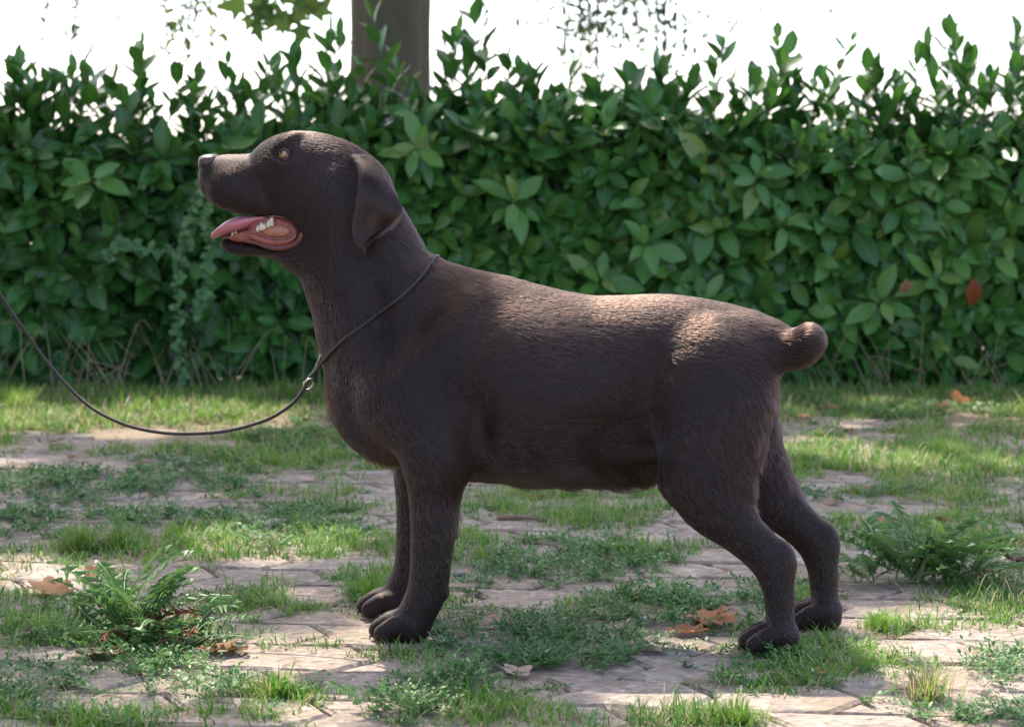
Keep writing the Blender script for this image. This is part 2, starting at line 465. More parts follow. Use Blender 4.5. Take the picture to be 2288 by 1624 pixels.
# ---- straw, chaff and crumbs between the plants
P = scatter(40000)
G, K, nz, nz2 = grow_map(P)
px, py, _ = project(np.c_[P, np.zeros(len(P))])
acc = RNG.random(len(P)) < np.clip(.04 + .35 * np.clip((nz - .48) * 4, 0, 1) + .5 * np.clip((P[:, 1] - 1.2) / 2.5, 0, 1), 0, .8)
P = P[acc]; n = len(P)
az = RNG.uniform(0, 2 * np.pi, n); le = RNG.uniform(.006, .030, n); wd = RNG.uniform(.0008, .0022, n)
d = np.c_[np.cos(az), np.sin(az), RNG.normal(0, .12, n)]; s = np.c_[-np.sin(az), np.cos(az), np.zeros(n)]
r0 = np.c_[P, RNG.uniform(.002, .007, n)]
V = np.stack([r0 - s * wd[:, None], r0 + s * wd[:, None], r0 + d * le[:, None] + s * wd[:, None] * .6, r0 + d * le[:, None] - s * wd[:, None] * .6], 1).reshape(-1, 3)
t = NT('straw')
c = t.ramp(t.attr('rnd'), [(0, (.20, .13, .075)), (.4, (.38, .28, .16)), (1, (.55, .45, .29))])
M_STRAW = t.leafy(c, .7, .2, spec=.2)
tag(link('straw_litter', mesh_np('straw_litter', V, np.arange(n)[:, None] * 4 + [0, 1, 2, 3], True, {'rnd': np.repeat(RNG.random(n), 4)}), M_STRAW), 'scattered bits of dry straw and chaff on the ground', 'litter', kind='stuff')
# ================================================================ cherry laurel hedge
HY = on_ground(1144, 868).y + .05          # foot of the hedge
print('hedge front Y', HY)
def leaf_shape(curl, fold, wav, seed, nu=6):
    """unit leaf along +x, upper side +z, blade 1 long"""
    prof = [(0, .012), (.08, .07), (.25, .20), (.48, .255), (.70, .225), (.88, .12), (1.0, .004)]
    V = []
    for i, (x, w) in enumerate(prof):
        z = -curl * x * x * .5 + .02 * math.sin(x * 7 + seed)
        for s in (-1, 0, 1):
            V.append((x, s * w * (1 + wav * math.sin(x * 11 + seed + s)), z + (fold * w if s else 0) + (wav * .08 * math.sin(x * 13 + seed * 2 + s) if s else 0)))
    q = [(i * 3 + k, (i + 1) * 3 + k, (i + 1) * 3 + k + 1, i * 3 + k + 1) for i in range(len(prof) - 1) for k in (0, 1)]
    V = np.array(V)
    V = np.vstack([V, [(-.10, 0, 0.01)]])                                # leaf stalk
    return V, np.array(q), np.array([(len(V) - 1, 0, 2)])
LSH = [leaf_shape(c, f, w, i) for i, (c, f, w) in enumerate([(.25, .25, .03), (.55, .35, .05), (.10, .15, .04), (.80, .30, .06), (.40, .45, .03), (.0, .30, .06), (.65, .20, .08), (.30, .10, .05)])]
t = NT('laurel_leaf')
rn = t.attr('rnd')
c = t.ramp(rn, [(0, (.018, .068, .016)), (.45, (.060, .190, .032)), (.78, (.105, .265, .044)), (.93, (.16, .30, .055)), (1, (.20, .29, .055))])
tc = t.ramp(rn, [(0, (.03, .10, .015)), (.6, (.08, .22, .03)), (1, (.22, .40, .06))])
vein = t.noise(30, 3, .5, t.geom())
c = t.mix(t.math('MULTIPLY', vein, .25), c, (.03, .06, .03))
c = t.mix(t.math('MULTIPLY', t.math('POWER', t.attr('rib'), 9.0), .45), c, (.20, .34, .10))
M_LAUREL = t.leafy(c, .33, .24, tc, spec=.45, normal=t.bump(t.noise(45, 2, .5, t.geom()), .25, .004))
M_STEM = simple_mat('laurel_stem', (.10, .12, .045), .6, .3, var=.4, scale=30)
M_BRANCH = simple_mat('laurel_wood', (.10, .075, .055), .85, .2, var=.4, scale=60)

LRIB = np.array([0, 1, 0] * 7 + [1.0])
leaves = []      # (matrix 3x3, pos, shape, rnd, layer)
stems = []
def rnd_unit(sx, sy, sz): return np.array([random.gauss(0, sx), random.gauss(0, sy), random.gauss(0, sz)])
def sprig(base, axis, length, n, size, layer, tone, beta=(.8, 1.25), droop=.25):
    axis = axis / np.linalg.norm(axis)
    ref = np.array([0, 0, 1.0]) if abs(axis[2]) < .8 else np.array([0, -1.0, 0])
    a = np.cross(axis, ref); a /= np.linalg.norm(a); b = np.cross(a, axis)
    bend = rnd_unit(.12, .12, .08)
    phi = random.random() * 6.28
    pts = [base + axis * length * f + bend * length * f * f for f in (0, .35, .7, 1)]
    stems.append((pts, .0030 if layer < 3 else .0034))
    for i in range(n):
        f = (i + .4 + random.uniform(-.25, .25)) / n
        f = .15 + .85 * f
        p = base + axis * length * f + bend * length * f * f
        phi += 2.4 + random.gauss(0, .25)
        be = beta[1] + (beta[0] - beta[1]) * f * f + random.gauss(0, .16)
        if i == n - 1: be *= .5
        rad = a * math.cos(phi) + b * math.sin(phi)
        d = axis * math.cos(be) + rad * math.sin(be) + np.array([0, 0, -droop * random.uniform(.3, 1.3)])
        d /= np.linalg.norm(d)
        nrm = axis * math.sin(be) - rad * math.cos(be) + rnd_unit(.22, .22, .22) + np.array([0, -.10, .25])
        nrm -= d * np.dot(nrm, d); nrm /= np.linalg.norm(nrm)
        s = np.cross(nrm, d)
        sz = size * random.uniform(.72, 1.18) * (.78 if i >= n - 2 else 1)
        M = np.stack([d * sz, s * sz * random.uniform(.80, 1.02), nrm * sz], 1)
        r = min(1, max(0, tone + random.gauss(0, .13) + (.14 if i >= n - 2 else 0)))
        leaves.append((M, p + d * .10 * sz, random.randrange(len(LSH)), r, layer))

def top_z(x):
    """height of the clipped part along the hedge"""
    return .885 + .045 * math.sin(x * 2.3 + 1) + .05 * math.sin(x * 5.1) * .5 + .055 * (fbm(np.array([x * 2.5 + 40]), np.array([3.3]))[0] - .5) * 2 + .04 * max(0, 1 - abs(x + .15) / .9)
XL, XR = -4.0, 4.0
# face: rows of sprigs pointing out of the hedge
for layer, dy, step in ((0, 0, .080), (1, .11, .095), (2, .24, .12)):
    z = .04
    while z < 1.03:
        x = XL + random.random() * step
        while x < XR:
            xx, zz_ = x + random.gauss(0, step * .35), z + random.gauss(0, step * .35)
            if zz_ < top_z(xx) - .02 and random.random() < .97 - .30 * (zz_ < .09):
                face = HY + dy + .07 * (fbm(np.array([xx * 2.2]), np.array([zz_ * 2.2 + 11]))[0] - .5) * 2 + .05 * (zz_ > .8) * (zz_ - .8) * 4 + .03 * abs(zz_ - .5)
                up = .35 + .45 * max(0, zz_ - .55) * 2
                ax = np.array([random.gauss(0, .42), -1.0, up + random.gauss(0, .35)])
                left = .18 if xx > -.6 else -.02  # left stretch of leaves toned darker: its shade is put into the colour
                tone = .40 + left + .30 * (fbm(np.array([xx * 3 + 5]), np.array([zz_ * 3]))[0] - .5) * 2 - .06 * layer  # deeper rows coloured darker, painting in the shade inside the hedge
                sprig(np.array([xx, face + .10, zz_]), ax, random.uniform(.08, .15), random.randint(6, 9), random.uniform(.108, .148), layer, tone, droop=.35 if zz_ < .75 else .15)
            x += step
        z += step * .92
# top and back of the hedge
x = XL
while x < XR:
    for dy in (.05, .18, .30, .42, .55):
        z = top_z(x) - .05 + random.gauss(0, .025) - (.10 if dy > .45 else 0)
        sprig(np.array([x + random.gauss(0, .03), HY + dy + random.gauss(0, .03), z - .05]), np.array([random.gauss(0, .35), random.gauss(-.1, .35), 1.0]), random.uniform(.09, .17), random.randint(6, 9), random.uniform(.085, .125), 2, .30, (.55, 1.15), .05)
    x += .085
for _ in range(780):
    x = random.uniform(XL, XR); z = random.uniform(.12, top_z(x) - .08)
    sprig(np.array([x, HY + random.uniform(.35, .75), z]), np.array([random.gauss(0, .6), random.choice((-1, 1)) * 1.0, .4]), .13, 7, .12, 2, .22)  # inner leaves coloured dark to stand in for the hedge's interior shade
# long new shoots standing above the clipped line: (trace x, trace y of the tip)
SHOOT = [(20, 112), (38, 150), (95, 160), (70, 190), (222, 155), (290, 130), (180, 205), (405, 168), (463, 172), (500, 158), (590, 118), (640, 175), (690, 55), (722, 95), (660, 150), (560, 190), (832, 62), (800, 150), (886, 150), (985, 72), (1000, 130), (1060, 105), (1085, 40), (1130, 122), (1160, 170), (1040, 160),
         (1200, 150), (1262, 160), (1330, 205), (1400, 195), (1496, 120), (1540, 180), (1610, 95), (1600, 165), (1672, 190), (1750, 95), (1735, 150), (1800, 170), (1850, 130), (1885, 150), (1930, 185), (2000, 185), (2060, 140), (2112, 82), (2095, 130), (2150, 150), (2195, 130), (2240, 115), (2275, 70), (2290, 120), (-60, 120), (2380, 110), (320, 210), (130, 215), (760, 170), (930, 190)]
for (px, py) in SHOOT + [(x_, 165 + 85 * float(fbm(np.array([x_ * .012]), np.array([5.0]))[0]) + random.uniform(-35, 50)) for x_ in [random.uniform(-250, 2550) for _ in range(105)]]:
    Y = HY + random.uniform(.08, .45)
    tip = np.array(at_depth(px, py, Y)); zb = top_z(tip[0]) - .10
    L = max(.10, tip[2] - zb)
    base = np.array([tip[0] + random.gauss(0, .03 + .05 * L), Y, tip[2] - L])
    sprig(base, tip - base, float(np.linalg.norm(tip - base)), int(4 + L * 24), random.uniform(.092, .128), 3, .34, (.35, .95), -.05)
# a few bright rosettes that stand out of the face
for (px, py) in ((1140, 470), (930, 345), (1740, 520), (1340, 640), (1960, 690), (1440, 560), (1570, 690), (2080, 640), (210, 420), (1690, 415)):
    b = np.array(at_depth(px, py, HY - .02))
    sprig(b, np.array([random.gauss(0, .2), -1, .55]), .08, 8, .125, 0, .74, (.9, 1.3), .1)
print('laurel leaves', len(leaves))

hedge = tag(empty('laurel_hedge', (0, HY + .3, 0)), 'dense dark green laurel hedge with ragged shoots behind the dog', 'hedge')
LP = np.array([l[1] for l in leaves]); LM = np.array([l[0] for l in leaves])
mid = LP + LM[:, :, 0] * .5
px, py, pf = project(mid)
view = mid - np.array([0, CAM_Y, CAM_H]); view /= np.linalg.norm(view, axis=1)[:, None]
nrm = LM[:, :, 2] / np.linalg.norm(LM[:, :, 2], axis=1)[:, None]
area = np.abs((nrm * view).sum(1)) * np.linalg.norm(LM[:, :, 0], axis=1) * np.linalg.norm(LM[:, :, 1], axis=1) / pf ** 2
lay = np.array([l[4] for l in leaves])
inview = (px > 15) & (px < 2270) & (py > 10) & (py < 830) & ((lay == 0) | (lay == 3))
dogbox = ((px > 430) & (px < 930) & (py > 290) & (py < 620)) | ((px > 660) & (px < 1000) & (py > 500)) | ((px > 960) & (px < 1760) & (py > 610)) | ((px > 1640) & (px < 1860) & (py > 690))
# nearer leaves hide others: favour those in front of their neighbours
cell = {}
for i in range(len(leaves)):
    if inview[i] and not dogbox[i]:
        key = (int(px[i] // 62), int(py[i] // 50)); sc = area[i] * 1e4 - 6 * (mid[i, 1] - HY)
        if key not in cell or sc > cell[key][0]: cell[key] = (sc, i)
pick = {i for _, i in sorted(cell.values(), reverse=True)[:300]}
tone_mesh = {}
bag = Bag()
for i, (M, p, sh, r, l) in enumerate(leaves):
    V, q, tt = LSH[sh]
    if i in pick:
        key = (sh, round(r * 6))
        if key not in tone_mesh:
            m_ = mesh_np('laurel_leaf', V, [q, tt], True, {'rnd': np.full(len(V), key[1] / 6), 'rib': LRIB}); m_.materials.append(M_LAUREL); tone_mesh[key] = m_
        o = bpy.data.objects.new('leaf', tone_mesh[key]); COL.objects.link(o); o.parent = hedge
        W = Matrix([list(M[k]) + [p[k]] for k in range(3)] + [[0, 0, 0, 1]])
        o.matrix_local = Matrix.Translation((0, -(HY + .3), 0)) @ W
    else:
        bag.add(V @ M.T + p - np.array([0, HY + .3, 0]), q, tt, r, LRIB)
tag(link('foliage', bag.mesh('laurel_foliage'), M_LAUREL, hedge), kind='stuff')
bag = Bag()
for pts, r in stems:
    V, q, tt = tube(np.array(pts) - np.array([0, HY + .3, 0]), [r, r * .9, r * .75, r * .5], 5, False); bag.add(V, q)
tag(link('twigs', bag.mesh('laurel_twigs'), M_STEM, hedge), kind='stuff')
for k in range(42):
    x = XL + (k + random.random()) * (XR - XL) / 42; y = random.uniform(-.12, .25)
    P = [(x, y, -.03)]
    for s in range(1, 6): P.append((P[-1][0] + random.gauss(0, .05), P[-1][1] + random.gauss(0, .04), .0 + s * .17))
    link('stem', tube_mesh('laurel_stem', catmull(P, 3), np.linspace(.014, .006, 16), 7), M_BRANCH, hedge)

# ---- dead leaves caught in the hedge
t = NT('dead_leaf_red'); M_DEAD_RED = t.leafy(t.mix(t.noise(50, 4), (.26, .055, .022), (.40, .11, .04)), .6, .35, spec=.2)
t = NT('dead_leaf_tan'); M_DEAD_TAN = t.leafy(t.mix(t.noise(50, 4), (.34, .15, .075), (.46, .24, .13)), .7, .3, spec=.2)
def hedge_leaf(px, py, L, Wd, ang, mat, label, name='dead_leaf'):
    V, q, tt = LSH[3]
    me = mesh_np(name, V * (L, Wd, L), [q, tt], True)
    o = link(name, me, mat); p = at_depth(px, py, HY - .11)
    o.matrix_world = Matrix.Translation(p) @ Matrix.Rotation(ang, 4, 'Y') @ Matrix.Rotation(math.radians(80), 4, 'X')
    tag(o, label, 'leaf')
hedge_leaf(2172, 622, .10, .12, math.radians(80), M_DEAD_RED, 'long rust red dead leaf caught in the hedge')
hedge_leaf(2026, 624, .048, .085, math.radians(95), M_DEAD_TAN, 'round pale tan dead leaf caught in the hedge')

# ---- pale creeper trailing over the hedge face
t = NT('creeper_leaf'); M_CREEP = t.leafy(t.ramp(t.attr('rnd'), [(0, (.085, .20, .07)), (1, (.19, .35, .13))]), .55, .35)
creep = tag(empty('creeper', (at_depth(450, 700, HY - .16).x, HY - .16, 0)), 'pale green creeper trailing down the hedge below the dog muzzle', 'creeper')
c0 = np.array(creep.location)
cb = Bag(); sb_ = Bag()
for path in ([(462, 350), (448, 420), (430, 480), (405, 560), (398, 640), (402, 760), (405, 862)], [(470, 360), (462, 470), (470, 560), (455, 640), (445, 700)], [(405, 560), (330, 555), (270, 545), (240, 575)], [(450, 470), (425, 500), (415, 560)]):
    P = catmull([np.array(at_depth(x, y, HY - .16 + .02 * math.sin(y * .05))) for x, y in path], 12) - c0
    V, q, tt = tube(P, .0018, 5, False); sb_.add(V, q, None, .3)
    for p in P:
        for _ in range(2):
            d = rnd_unit(.6, .3, .5) + (0, -.5, -.25); d /= np.linalg.norm(d)
            nn = rnd_unit(.3, .3, .3) + (0, -.8, .5); nn -= d * (d @ nn); nn /= np.linalg.norm(nn)
            sz = random.uniform(.022, .042)
            M = np.stack([d * sz, np.cross(nn, d) * sz * 1.35, nn * sz], 1)
            V, q, tt = LSH[random.randrange(8)]; cb.add(V @ M.T + p, q, tt, random.random())
tag(link('leaves', cb.mesh('creeper_leaves'), M_CREEP, creep), kind='stuff')
link('vine', sb_.mesh('creeper_vine'), M_STEM, creep)

# ---- dry stalks and long grass along the foot of the hedge
bag = Bag(); bagg = Bag()
for k in range(190):
    r = random.random()
    x = random.choice((random.uniform(-2.3, -.2), random.uniform(-2.3, -1.0), random.uniform(.9, 2.3), random.uniform(-3.8, 3.8)))
    y = HY - .10 + random.gauss(0, .07)
    h = random.uniform(.07, .26); a = random.uniform(0, 6.28); ln = random.uniform(.02, .22)
    P = [(x, y, -.01), (x + ln * .45 * math.cos(a), y + .05 * math.sin(a), h * .55), (x + ln * .9 * math.cos(a), y + .09 * math.sin(a), h)]
    if random.random() < .35: P.append((P[-1][0] + random.gauss(0, .07), P[-1][1] - .03, h * random.uniform(.45, .9)))
    P = catmull(P, 3)
    V, q, tt = tube(P, np.linspace(.0019, .0008, len(P)), 4, False); bag.add(V, q, None, random.random())
tag(link('dry_stalks', bag.mesh('dry_stalks'), M_STRAW), 'dry straw coloured grass stalks bent along the foot of the hedge', 'dry grass', kind='stuff')
n = 12000
x = RNG.uniform(-3.8, 3.8, n); y = HY - .12 - np.abs(RNG.normal(0, .22, n))
V, q, tr, rn = blades(np.c_[x, y, np.full(n, -.005)], RNG.uniform(0, 6.28, n), RNG.uniform(.1, 1.2, n), RNG.uniform(.025, .085, n) * (.5 + fbm(x * 4, y * 4)), RNG.uniform(.002, .0042, n), np.where(RNG.random(n) < .30, RNG.uniform(.88, 1, n), np.clip(RNG.normal(.35, .18, n), 0, .8)))
tag(link('verge_grass', mesh_np('verge_grass', V, [q, tr], True, {'rnd': rn}), M_GRASS), 'longer mixed green and dry grass along the hedge foot', 'grass', kind='stuff')
# ================================================================ tree behind the hedge
TX, TY = -.585, 6.45
t = NT('tree_bark')
pos = t.geom()
mp_ = t.n('ShaderNodeMapping', {'Vector': pos, 'Scale': (1, 1, .18)})
n1 = t.noise(26, 6, .65, mp_.outputs[0], .6); n2 = t.noise(4, 4, .6, pos); n3 = t.noise(120, 4, .6, mp_.outputs[0])
c = t.mix(n1, (.060, .050, .038), (.155, .130, .098)); c = t.mix(t.math('MULTIPLY', n2, .55), c, (.10, .105, .060))
h = t.math('ADD', n1, t.math('MULTIPLY', n3, .4))
M_BARK = t.done(t.bsdf(Base_Color=c, Roughness=.92, Specular_IOR_Level=.15, Normal=t.bump(h, .9, .02)))
t = NT('crown_leaf'); M_CROWN = t.leafy(t.ramp(t.attr('rnd'), [(0, (.05, .11, .02)), (.6, (.10, .19, .035)), (1, (.22, .28, .05))]), .5, .40)
t = NT('small_twig_leaf'); M_TWIGLEAF = t.leafy(t.ramp(t.attr('rnd'), [(0, (.03, .065, .025)), (.55, (.06, .115, .035)), (1, (.20, .25, .04))]), .5, .22)

tree = tag(empty('broadleaf_tree', (TX, TY, 0)), 'thick grey-brown tree trunk rising behind the hedge with leafy twigs hanging down', 'tree')
# trunk with flare and ripples
V = []; n = 48; zs = np.concatenate([np.linspace(-.05, .5, 10), np.linspace(.6, 3.6, 40)])
for z in zs:
    r0 = .200 + .09 * math.exp(-max(z, 0) / .22) - .012 * z
    for j in range(n):
        th = 2 * math.pi * j / n
        r = r0 * (1 + .035 * math.sin(3 * th + 1 + z * .3) + .02 * math.sin(7 * th + z) + .012 * math.sin(13 * th - z * 2)) + .008 * (vnoise(np.array([th * 3]), np.array([z * 5]))[0] - .5)
        V.append((r * math.cos(th) + .012 * z, r * math.sin(th), z))
m = len(zs)
q = np.array([(i * n + j, i * n + (j + 1) % n, (i + 1) * n + (j + 1) % n, (i + 1) * n + j) for i in range(m - 1) for j in range(n)])
link('trunk', mesh_np('tree_trunk', np.array(V), q), M_BARK, tree)
LIMBS = [[(0.04, 0, 3.4), (-.9, -.5, 3.7), (-2.2, -.8, 3.5), (-3.8, -.9, 3.3)], [(0.04, 0, 3.4), (1.0, -.3, 3.8), (2.3, -.5, 3.6), (4.0, -.6, 3.4)], [(0.04, 0, 3.4), (-.2, -1.4, 4.2), (-.5, -3.0, 4.7), (-.7, -4.6, 5.0)],
         [(0.04, 0, 3.4), (.2, 1.2, 4.4), (.4, 2.4, 5.2)], [(0.04, 0, 3.4), (-1.2, -1.5, 4.6), (-2.8, -2.9, 5.2)], [(0.04, 0, 3.4), (1.3, -1.6, 4.7), (2.9, -3.0, 5.3)], [(0.04, 0, 3.4), (0, 0, 5.0), (-.1, -.3, 7.2)],
         [(0.04, 0, 3.4), (.8, .9, 3.8), (2.2, 1.8, 3.6), (3.6, 2.4, 3.4)], [(0.04, 0, 3.4), (-.9, .9, 3.8), (-2.4, 1.7, 3.6), (-3.9, 2.3, 3.4)]]
limb_pts = []
for L in LIMBS:
    P = catmull(L, 8); limb_pts.append(P)
    link('limb', tube_mesh('tree_limb', P, np.linspace(.12, .03, len(P)), 10), M_BARK, tree)

# crown: clumped leaves, high above the scene
n = 15000
c = np.array([-.7, -1.4, 5.6])
d = RNG.normal(size=(n * 2, 3)); d /= np.linalg.norm(d, axis=1)[:, None]
P = c + d * (RNG.random(n * 2) ** .45)[:, None] * np.array([4.3, 3.9, 1.7])
cl = fbm(P[:, 0] * .9 + 3, P[:, 1] * .9 + 8, 3)
keep = (RNG.random(len(P)) < np.clip((cl - CROWN_GAP) * 6, .02, 1)) & (P[:, 2] > 3.6)
P = P[keep][:n]
# openings in the crown: where the sun comes through to the ground and the dog's back
OPEN = [(at_depth(1440, 672, .02), .20), (at_depth(1560, 680, .0), .12), (at_depth(1660, 700, 0), .10), (at_depth(560, 340, .1), .07), (on_ground(430, 930), .26), (on_ground(60, 940), .26), (on_ground(250, 955), .16), (on_ground(640, 1500), .12), (on_ground(2160, 1400), .14), (on_ground(2230, 1490), .18), (on_ground(600, 1215), .13), (on_ground(1880, 1010), .20), (on_ground(2110, 1040), .16), (on_ground(880, 1460), .09), (on_ground(380, 1440), .09), (on_ground(1960, 1560), .12), (on_ground(60, 1280), .10)]
W0 = P + np.array([TX, TY, 0]); ok = np.ones(len(P), bool); sd_ = np.array(sdir)
for p0, rr in OPEN:
    v = W0 - np.array(p0); d_ = np.linalg.norm(v - (v @ sd_)[:, None] * sd_, axis=1); ok &= d_ > rr + .08
P = P[ok]; n = len(P)
def lobed_leaf():
    """palmate leaf outline as a fan, unit size"""
    out = []
    for k, (a, r) in enumerate([(-150, .25), (-120, .55), (-95, .30), (-65, .80), (-40, .42), (-18, .62), (0, 1.0), (18, .62), (40, .42), (65, .80), (95, .30), (120, .55), (150, .25)]):
        out.append((r * math.cos(math.radians(a)) * .8 + .2, r * math.sin(math.radians(a)) * .8, -.12 * r * r))
    V = np.array([(0, 0, 0)] + out); n = len(out)
    return V, np.array([(0, k, k + 1) for k in range(1, n)])
LOBV, LOBT = lobed_leaf()
def place_many(P, size, V0, T0, rng, flat=.6):
    n = len(P); k = len(V0)
    az = rng.uniform(0, 2 * np.pi, n); tl = rng.normal(0, flat, n)
    d = np.c_[np.cos(az) * np.cos(tl), np.sin(az) * np.cos(tl), np.sin(tl)]
    s = np.c_[-np.sin(az), np.cos(az), rng.normal(0, flat, n)]; s -= d * (s * d).sum(1)[:, None]; s /= np.linalg.norm(s, axis=1)[:, None]
    nn = np.cross(d, s)
    V = P[:, None] + size[:, None, None] * (V0[None, :, :1] * d[:, None] + V0[None, :, 1:2] * s[:, None] + V0[None, :, 2:] * nn[:, None])
    T = (np.arange(n)[:, None, None] * k + T0[None]).reshape(-1, 3)
    return V.reshape(-1, 3), T, np.repeat(rng.random(n), k)
V, T, rn = place_many(P, RNG.uniform(.10, .17, n), LOBV, LOBT, RNG)
tag(link('crown', mesh_np('tree_crown', V, [T], True, {'rnd': rn}), M_CROWN, tree), kind='stuff')
print('crown leaves', n)

# hanging twigs: (trace x, y of the tip, depth, leaf density, leaf size, spread)
HANG = [(152, 190, 7.6, 26, .030, .05), (80, 45, 8.2, 10, .030, .06), (212, 150, 9.0, 12, .028, .05), (285, 70, 8.5, 9, .028, .06), (375, 135, 7.2, 26, .034, .10), (432, 110, 7.0, 40, .036, .16), (470, 150, 8.0, 18, .032, .08), (395, 175, 8.8, 10, .026, .05), (510, 60, 8, 12, .03, .08), (255, 165, 9.4, 8, .024, .05),
        (1085, 125, 8.5, 14, .03, .08), (1150, 95, 7.6, 16, .034, .10), (1205, 60, 8, 12, .03, .10), (1262, 130, 7.8, 24, .034, .12), (1300, 205, 7.0, 34, .034, .13), (1335, 225, 7.4, 30, .034, .12), (1385, 165, 7.6, 26, .034, .12), (1430, 120, 8.2, 26, .034, .14), (1478, 262, 7.2, 44, .032, .07), (1470, 160, 7.8, 30, .034, .14), (1525, 140, 8.0, 18, .03, .10),
        (1580, 95, 8.2, 14, .03, .10), (1650, 70, 8.6, 10, .028, .10), (1705, 90, 8.8, 9, .028, .08), (1770, 45, 9, 7, .026, .10), (1860, 30, 9, 6, .026, .08), (100, 110, 9.5, 6, .024, .06), (1365, 80, 7.4, 30, .036, .16), (1320, 90, 7.2, 28, .036, .16), (440, 40, 7, 26, .034, .14)]
SMALLV = np.array([(0, 0, 0), (.3, .20, .03), (.65, .20, .0), (1, 0, -.08), (.65, -.20, .0), (.3, -.20, .03)]); SMALLT = np.array([(0, 1, 5), (1, 2, 4), (1, 4, 5), (2, 3, 4)])
allp = np.vstack(limb_pts) + np.array([TX, TY, 0])
t0 = np.array([TX, TY, 0])
for px, py, Y, dens, ls, spread in HANG:
    tip = np.array(at_depth(px, py, Y))
    k = np.argmin(((allp - tip) ** 2 * np.array([1, 1, .15])).sum(1)); top = allp[k]
    midp = np.array([tip[0] * .85 + top[0] * .15 + random.gauss(0, .04), tip[1] * .9 + top[1] * .1, tip[2] * .45 + top[2] * .55])
    P = catmull([top, midp, tip + np.array([random.gauss(0, .04), 0, (midp[2] - tip[2]) * .45]), tip], 10)
    b = Bag(); V, q, tt = tube(P - t0, np.linspace(.010, .0042, len(P)), 5, False); b.add(V, q, None, .1)
    low = P[8:]
    pts = low[RNG.integers(0, len(low) - 1, dens * 6)] + RNG.normal(0, 1, (dens * 6, 3)) * np.array([spread * .42, spread * .42, .035])
    for s in pts[::3]:                                         # side twiglets reach the outer leaves
        j = np.argmin(((low - s) ** 2).sum(1)); V, q, tt = tube(np.array([low[j], (low[j] + s) / 2 + (0, 0, .01), s]) - t0, [.0038, .0032, .0020], 4, False); b.add(V, q, None, .1)
    V, T, rn = place_many(pts - t0, RNG.uniform(.8, 1.4, len(pts)) * ls * 1.45, SMALLV, SMALLT, RNG, .9)
    b.add(V, None, T, np.clip(rn * .7 + (.35 if 1060 > px > 350 else 0), 0, 1))
    link('hanging_twig', b.mesh('hanging_twig'), M_TWIGLEAF, tree)
# one bough with big lobed leaves just above the hedge
bough_leaf = mesh_np('lobed_leaf', LOBV, [LOBT], True, {'rnd': np.full(len(LOBV), .25)}); bough_leaf.materials.append(M_CROWN)
bl2 = mesh_np('lobed_leaf', LOBV, [LOBT], True, {'rnd': np.full(len(LOBV), .7)}); bl2.materials.append(M_CROWN)
P = catmull([allp[20], at_depth(600, -420, 6.2), at_depth(630, -120, 5.9), at_depth(640, 10, 5.8)], 8)
bo = link('bough', tube_mesh('bough', np.array([np.array(p) for p in P]) - t0, np.linspace(.02, .004, len(P)), 6), M_BARK, tree)
for k, (px, py) in enumerate([(560, 25), (585, 45), (600, 10), (625, 5), (650, 30), (690, 20), (705, 40), (670, 5), (640, -20), (575, 0), (610, 62), (680, 55), (655, 10), (590, -30), (700, -10), (548, 12), (570, 52), (612, 30), (660, 48), (715, 15), (630, 50), (545, 38), (598, 22), (688, 0), (640, 68)]):
    o = link('lobed_leaf', bl2 if k % 3 == 0 else bough_leaf, None, tree)
    p = np.array(at_depth(px, py, 5.75 + random.uniform(-.15, .15))) - t0
    s = random.uniform(.085, .135)
    o.matrix_local = Matrix.Translation(p) @ Matrix.Rotation(random.uniform(0, 6.28), 4, 'Y') @ Matrix.Rotation(math.radians(75) + random.gauss(0, .45), 4, 'X') @ Matrix.Diagonal((s, s, s, 1))

# ---- second leafy tree, out of view, added to block open sky on the left
side_tree = tag(empty('broadleaf_tree', (-3.7, -.5, 0)), 'dense round leafy tree added out of view on the left to block the sky', 'tree')
link('trunk', tube_mesh('side_trunk', catmull([(0, 0, -.05), (.03, .02, .8), (0, .05, 2.0), (.02, 0, 3.4)], 6), np.linspace(.17, .08, 19), 14), M_BARK, side_tree)
for k in range(6):
    a = k * 1.05 + .3
    link('limb', tube_mesh('side_limb', catmull([(.01, .02, 1.3 + .2 * k), (.6 * math.cos(a), .6 * math.sin(a), 1.8 + .25 * k), (1.3 * math.cos(a), 1.5 * math.sin(a), 2.2 + .3 * k)], 5), np.linspace(.06, .015, 11), 8), M_BARK, side_tree)
m = 9000
d = RNG.normal(size=(m, 3)); d /= np.linalg.norm(d, axis=1)[:, None]
P = np.array([-.1, 0, 2.5]) + d * (RNG.random(m) ** .4)[:, None] * np.array([1.95, 2.7, 2.4]); P = P[P[:, 2] > .25]
V, T, rn = place_many(P, RNG.uniform(.09, .15, len(P)), LOBV, LOBT, RNG)
tag(link('crown', mesh_np('side_crown', V, [T], True, {'rnd': rn}), M_CROWN, side_tree), kind='stuff')
# ================================================================ the dog
DOG_YAW = math.atan(0.14)
DOG_O = Vector((0.0, 0.055, 0.0))
DU = Vector((math.cos(DOG_YAW), -math.sin(DOG_YAW), 0))
DW = Vector((math.sin(DOG_YAW), math.cos(DOG_YAW), 0))
_cam = Vector((0, CAM_Y, CAM_H))

def dog_pt(px, py, w=0.0):
    """a traced point on the plane w metres beside the dog's own mid plane -> (u, z) in the dog's frame"""
    d = unproject(px, py)
    t = (w - (_cam - DOG_O).dot(DW)) / d.dot(DW)
    P = _cam + d * t
    return (P - DOG_O).dot(DU), P.z

def hz(x, y): return 391 + x * 0.289, 247.8 + y * 0.289      # head close-up -> trace units
def head_pt(x, y, w=0.0): return dog_pt(*hz(x, y), w)

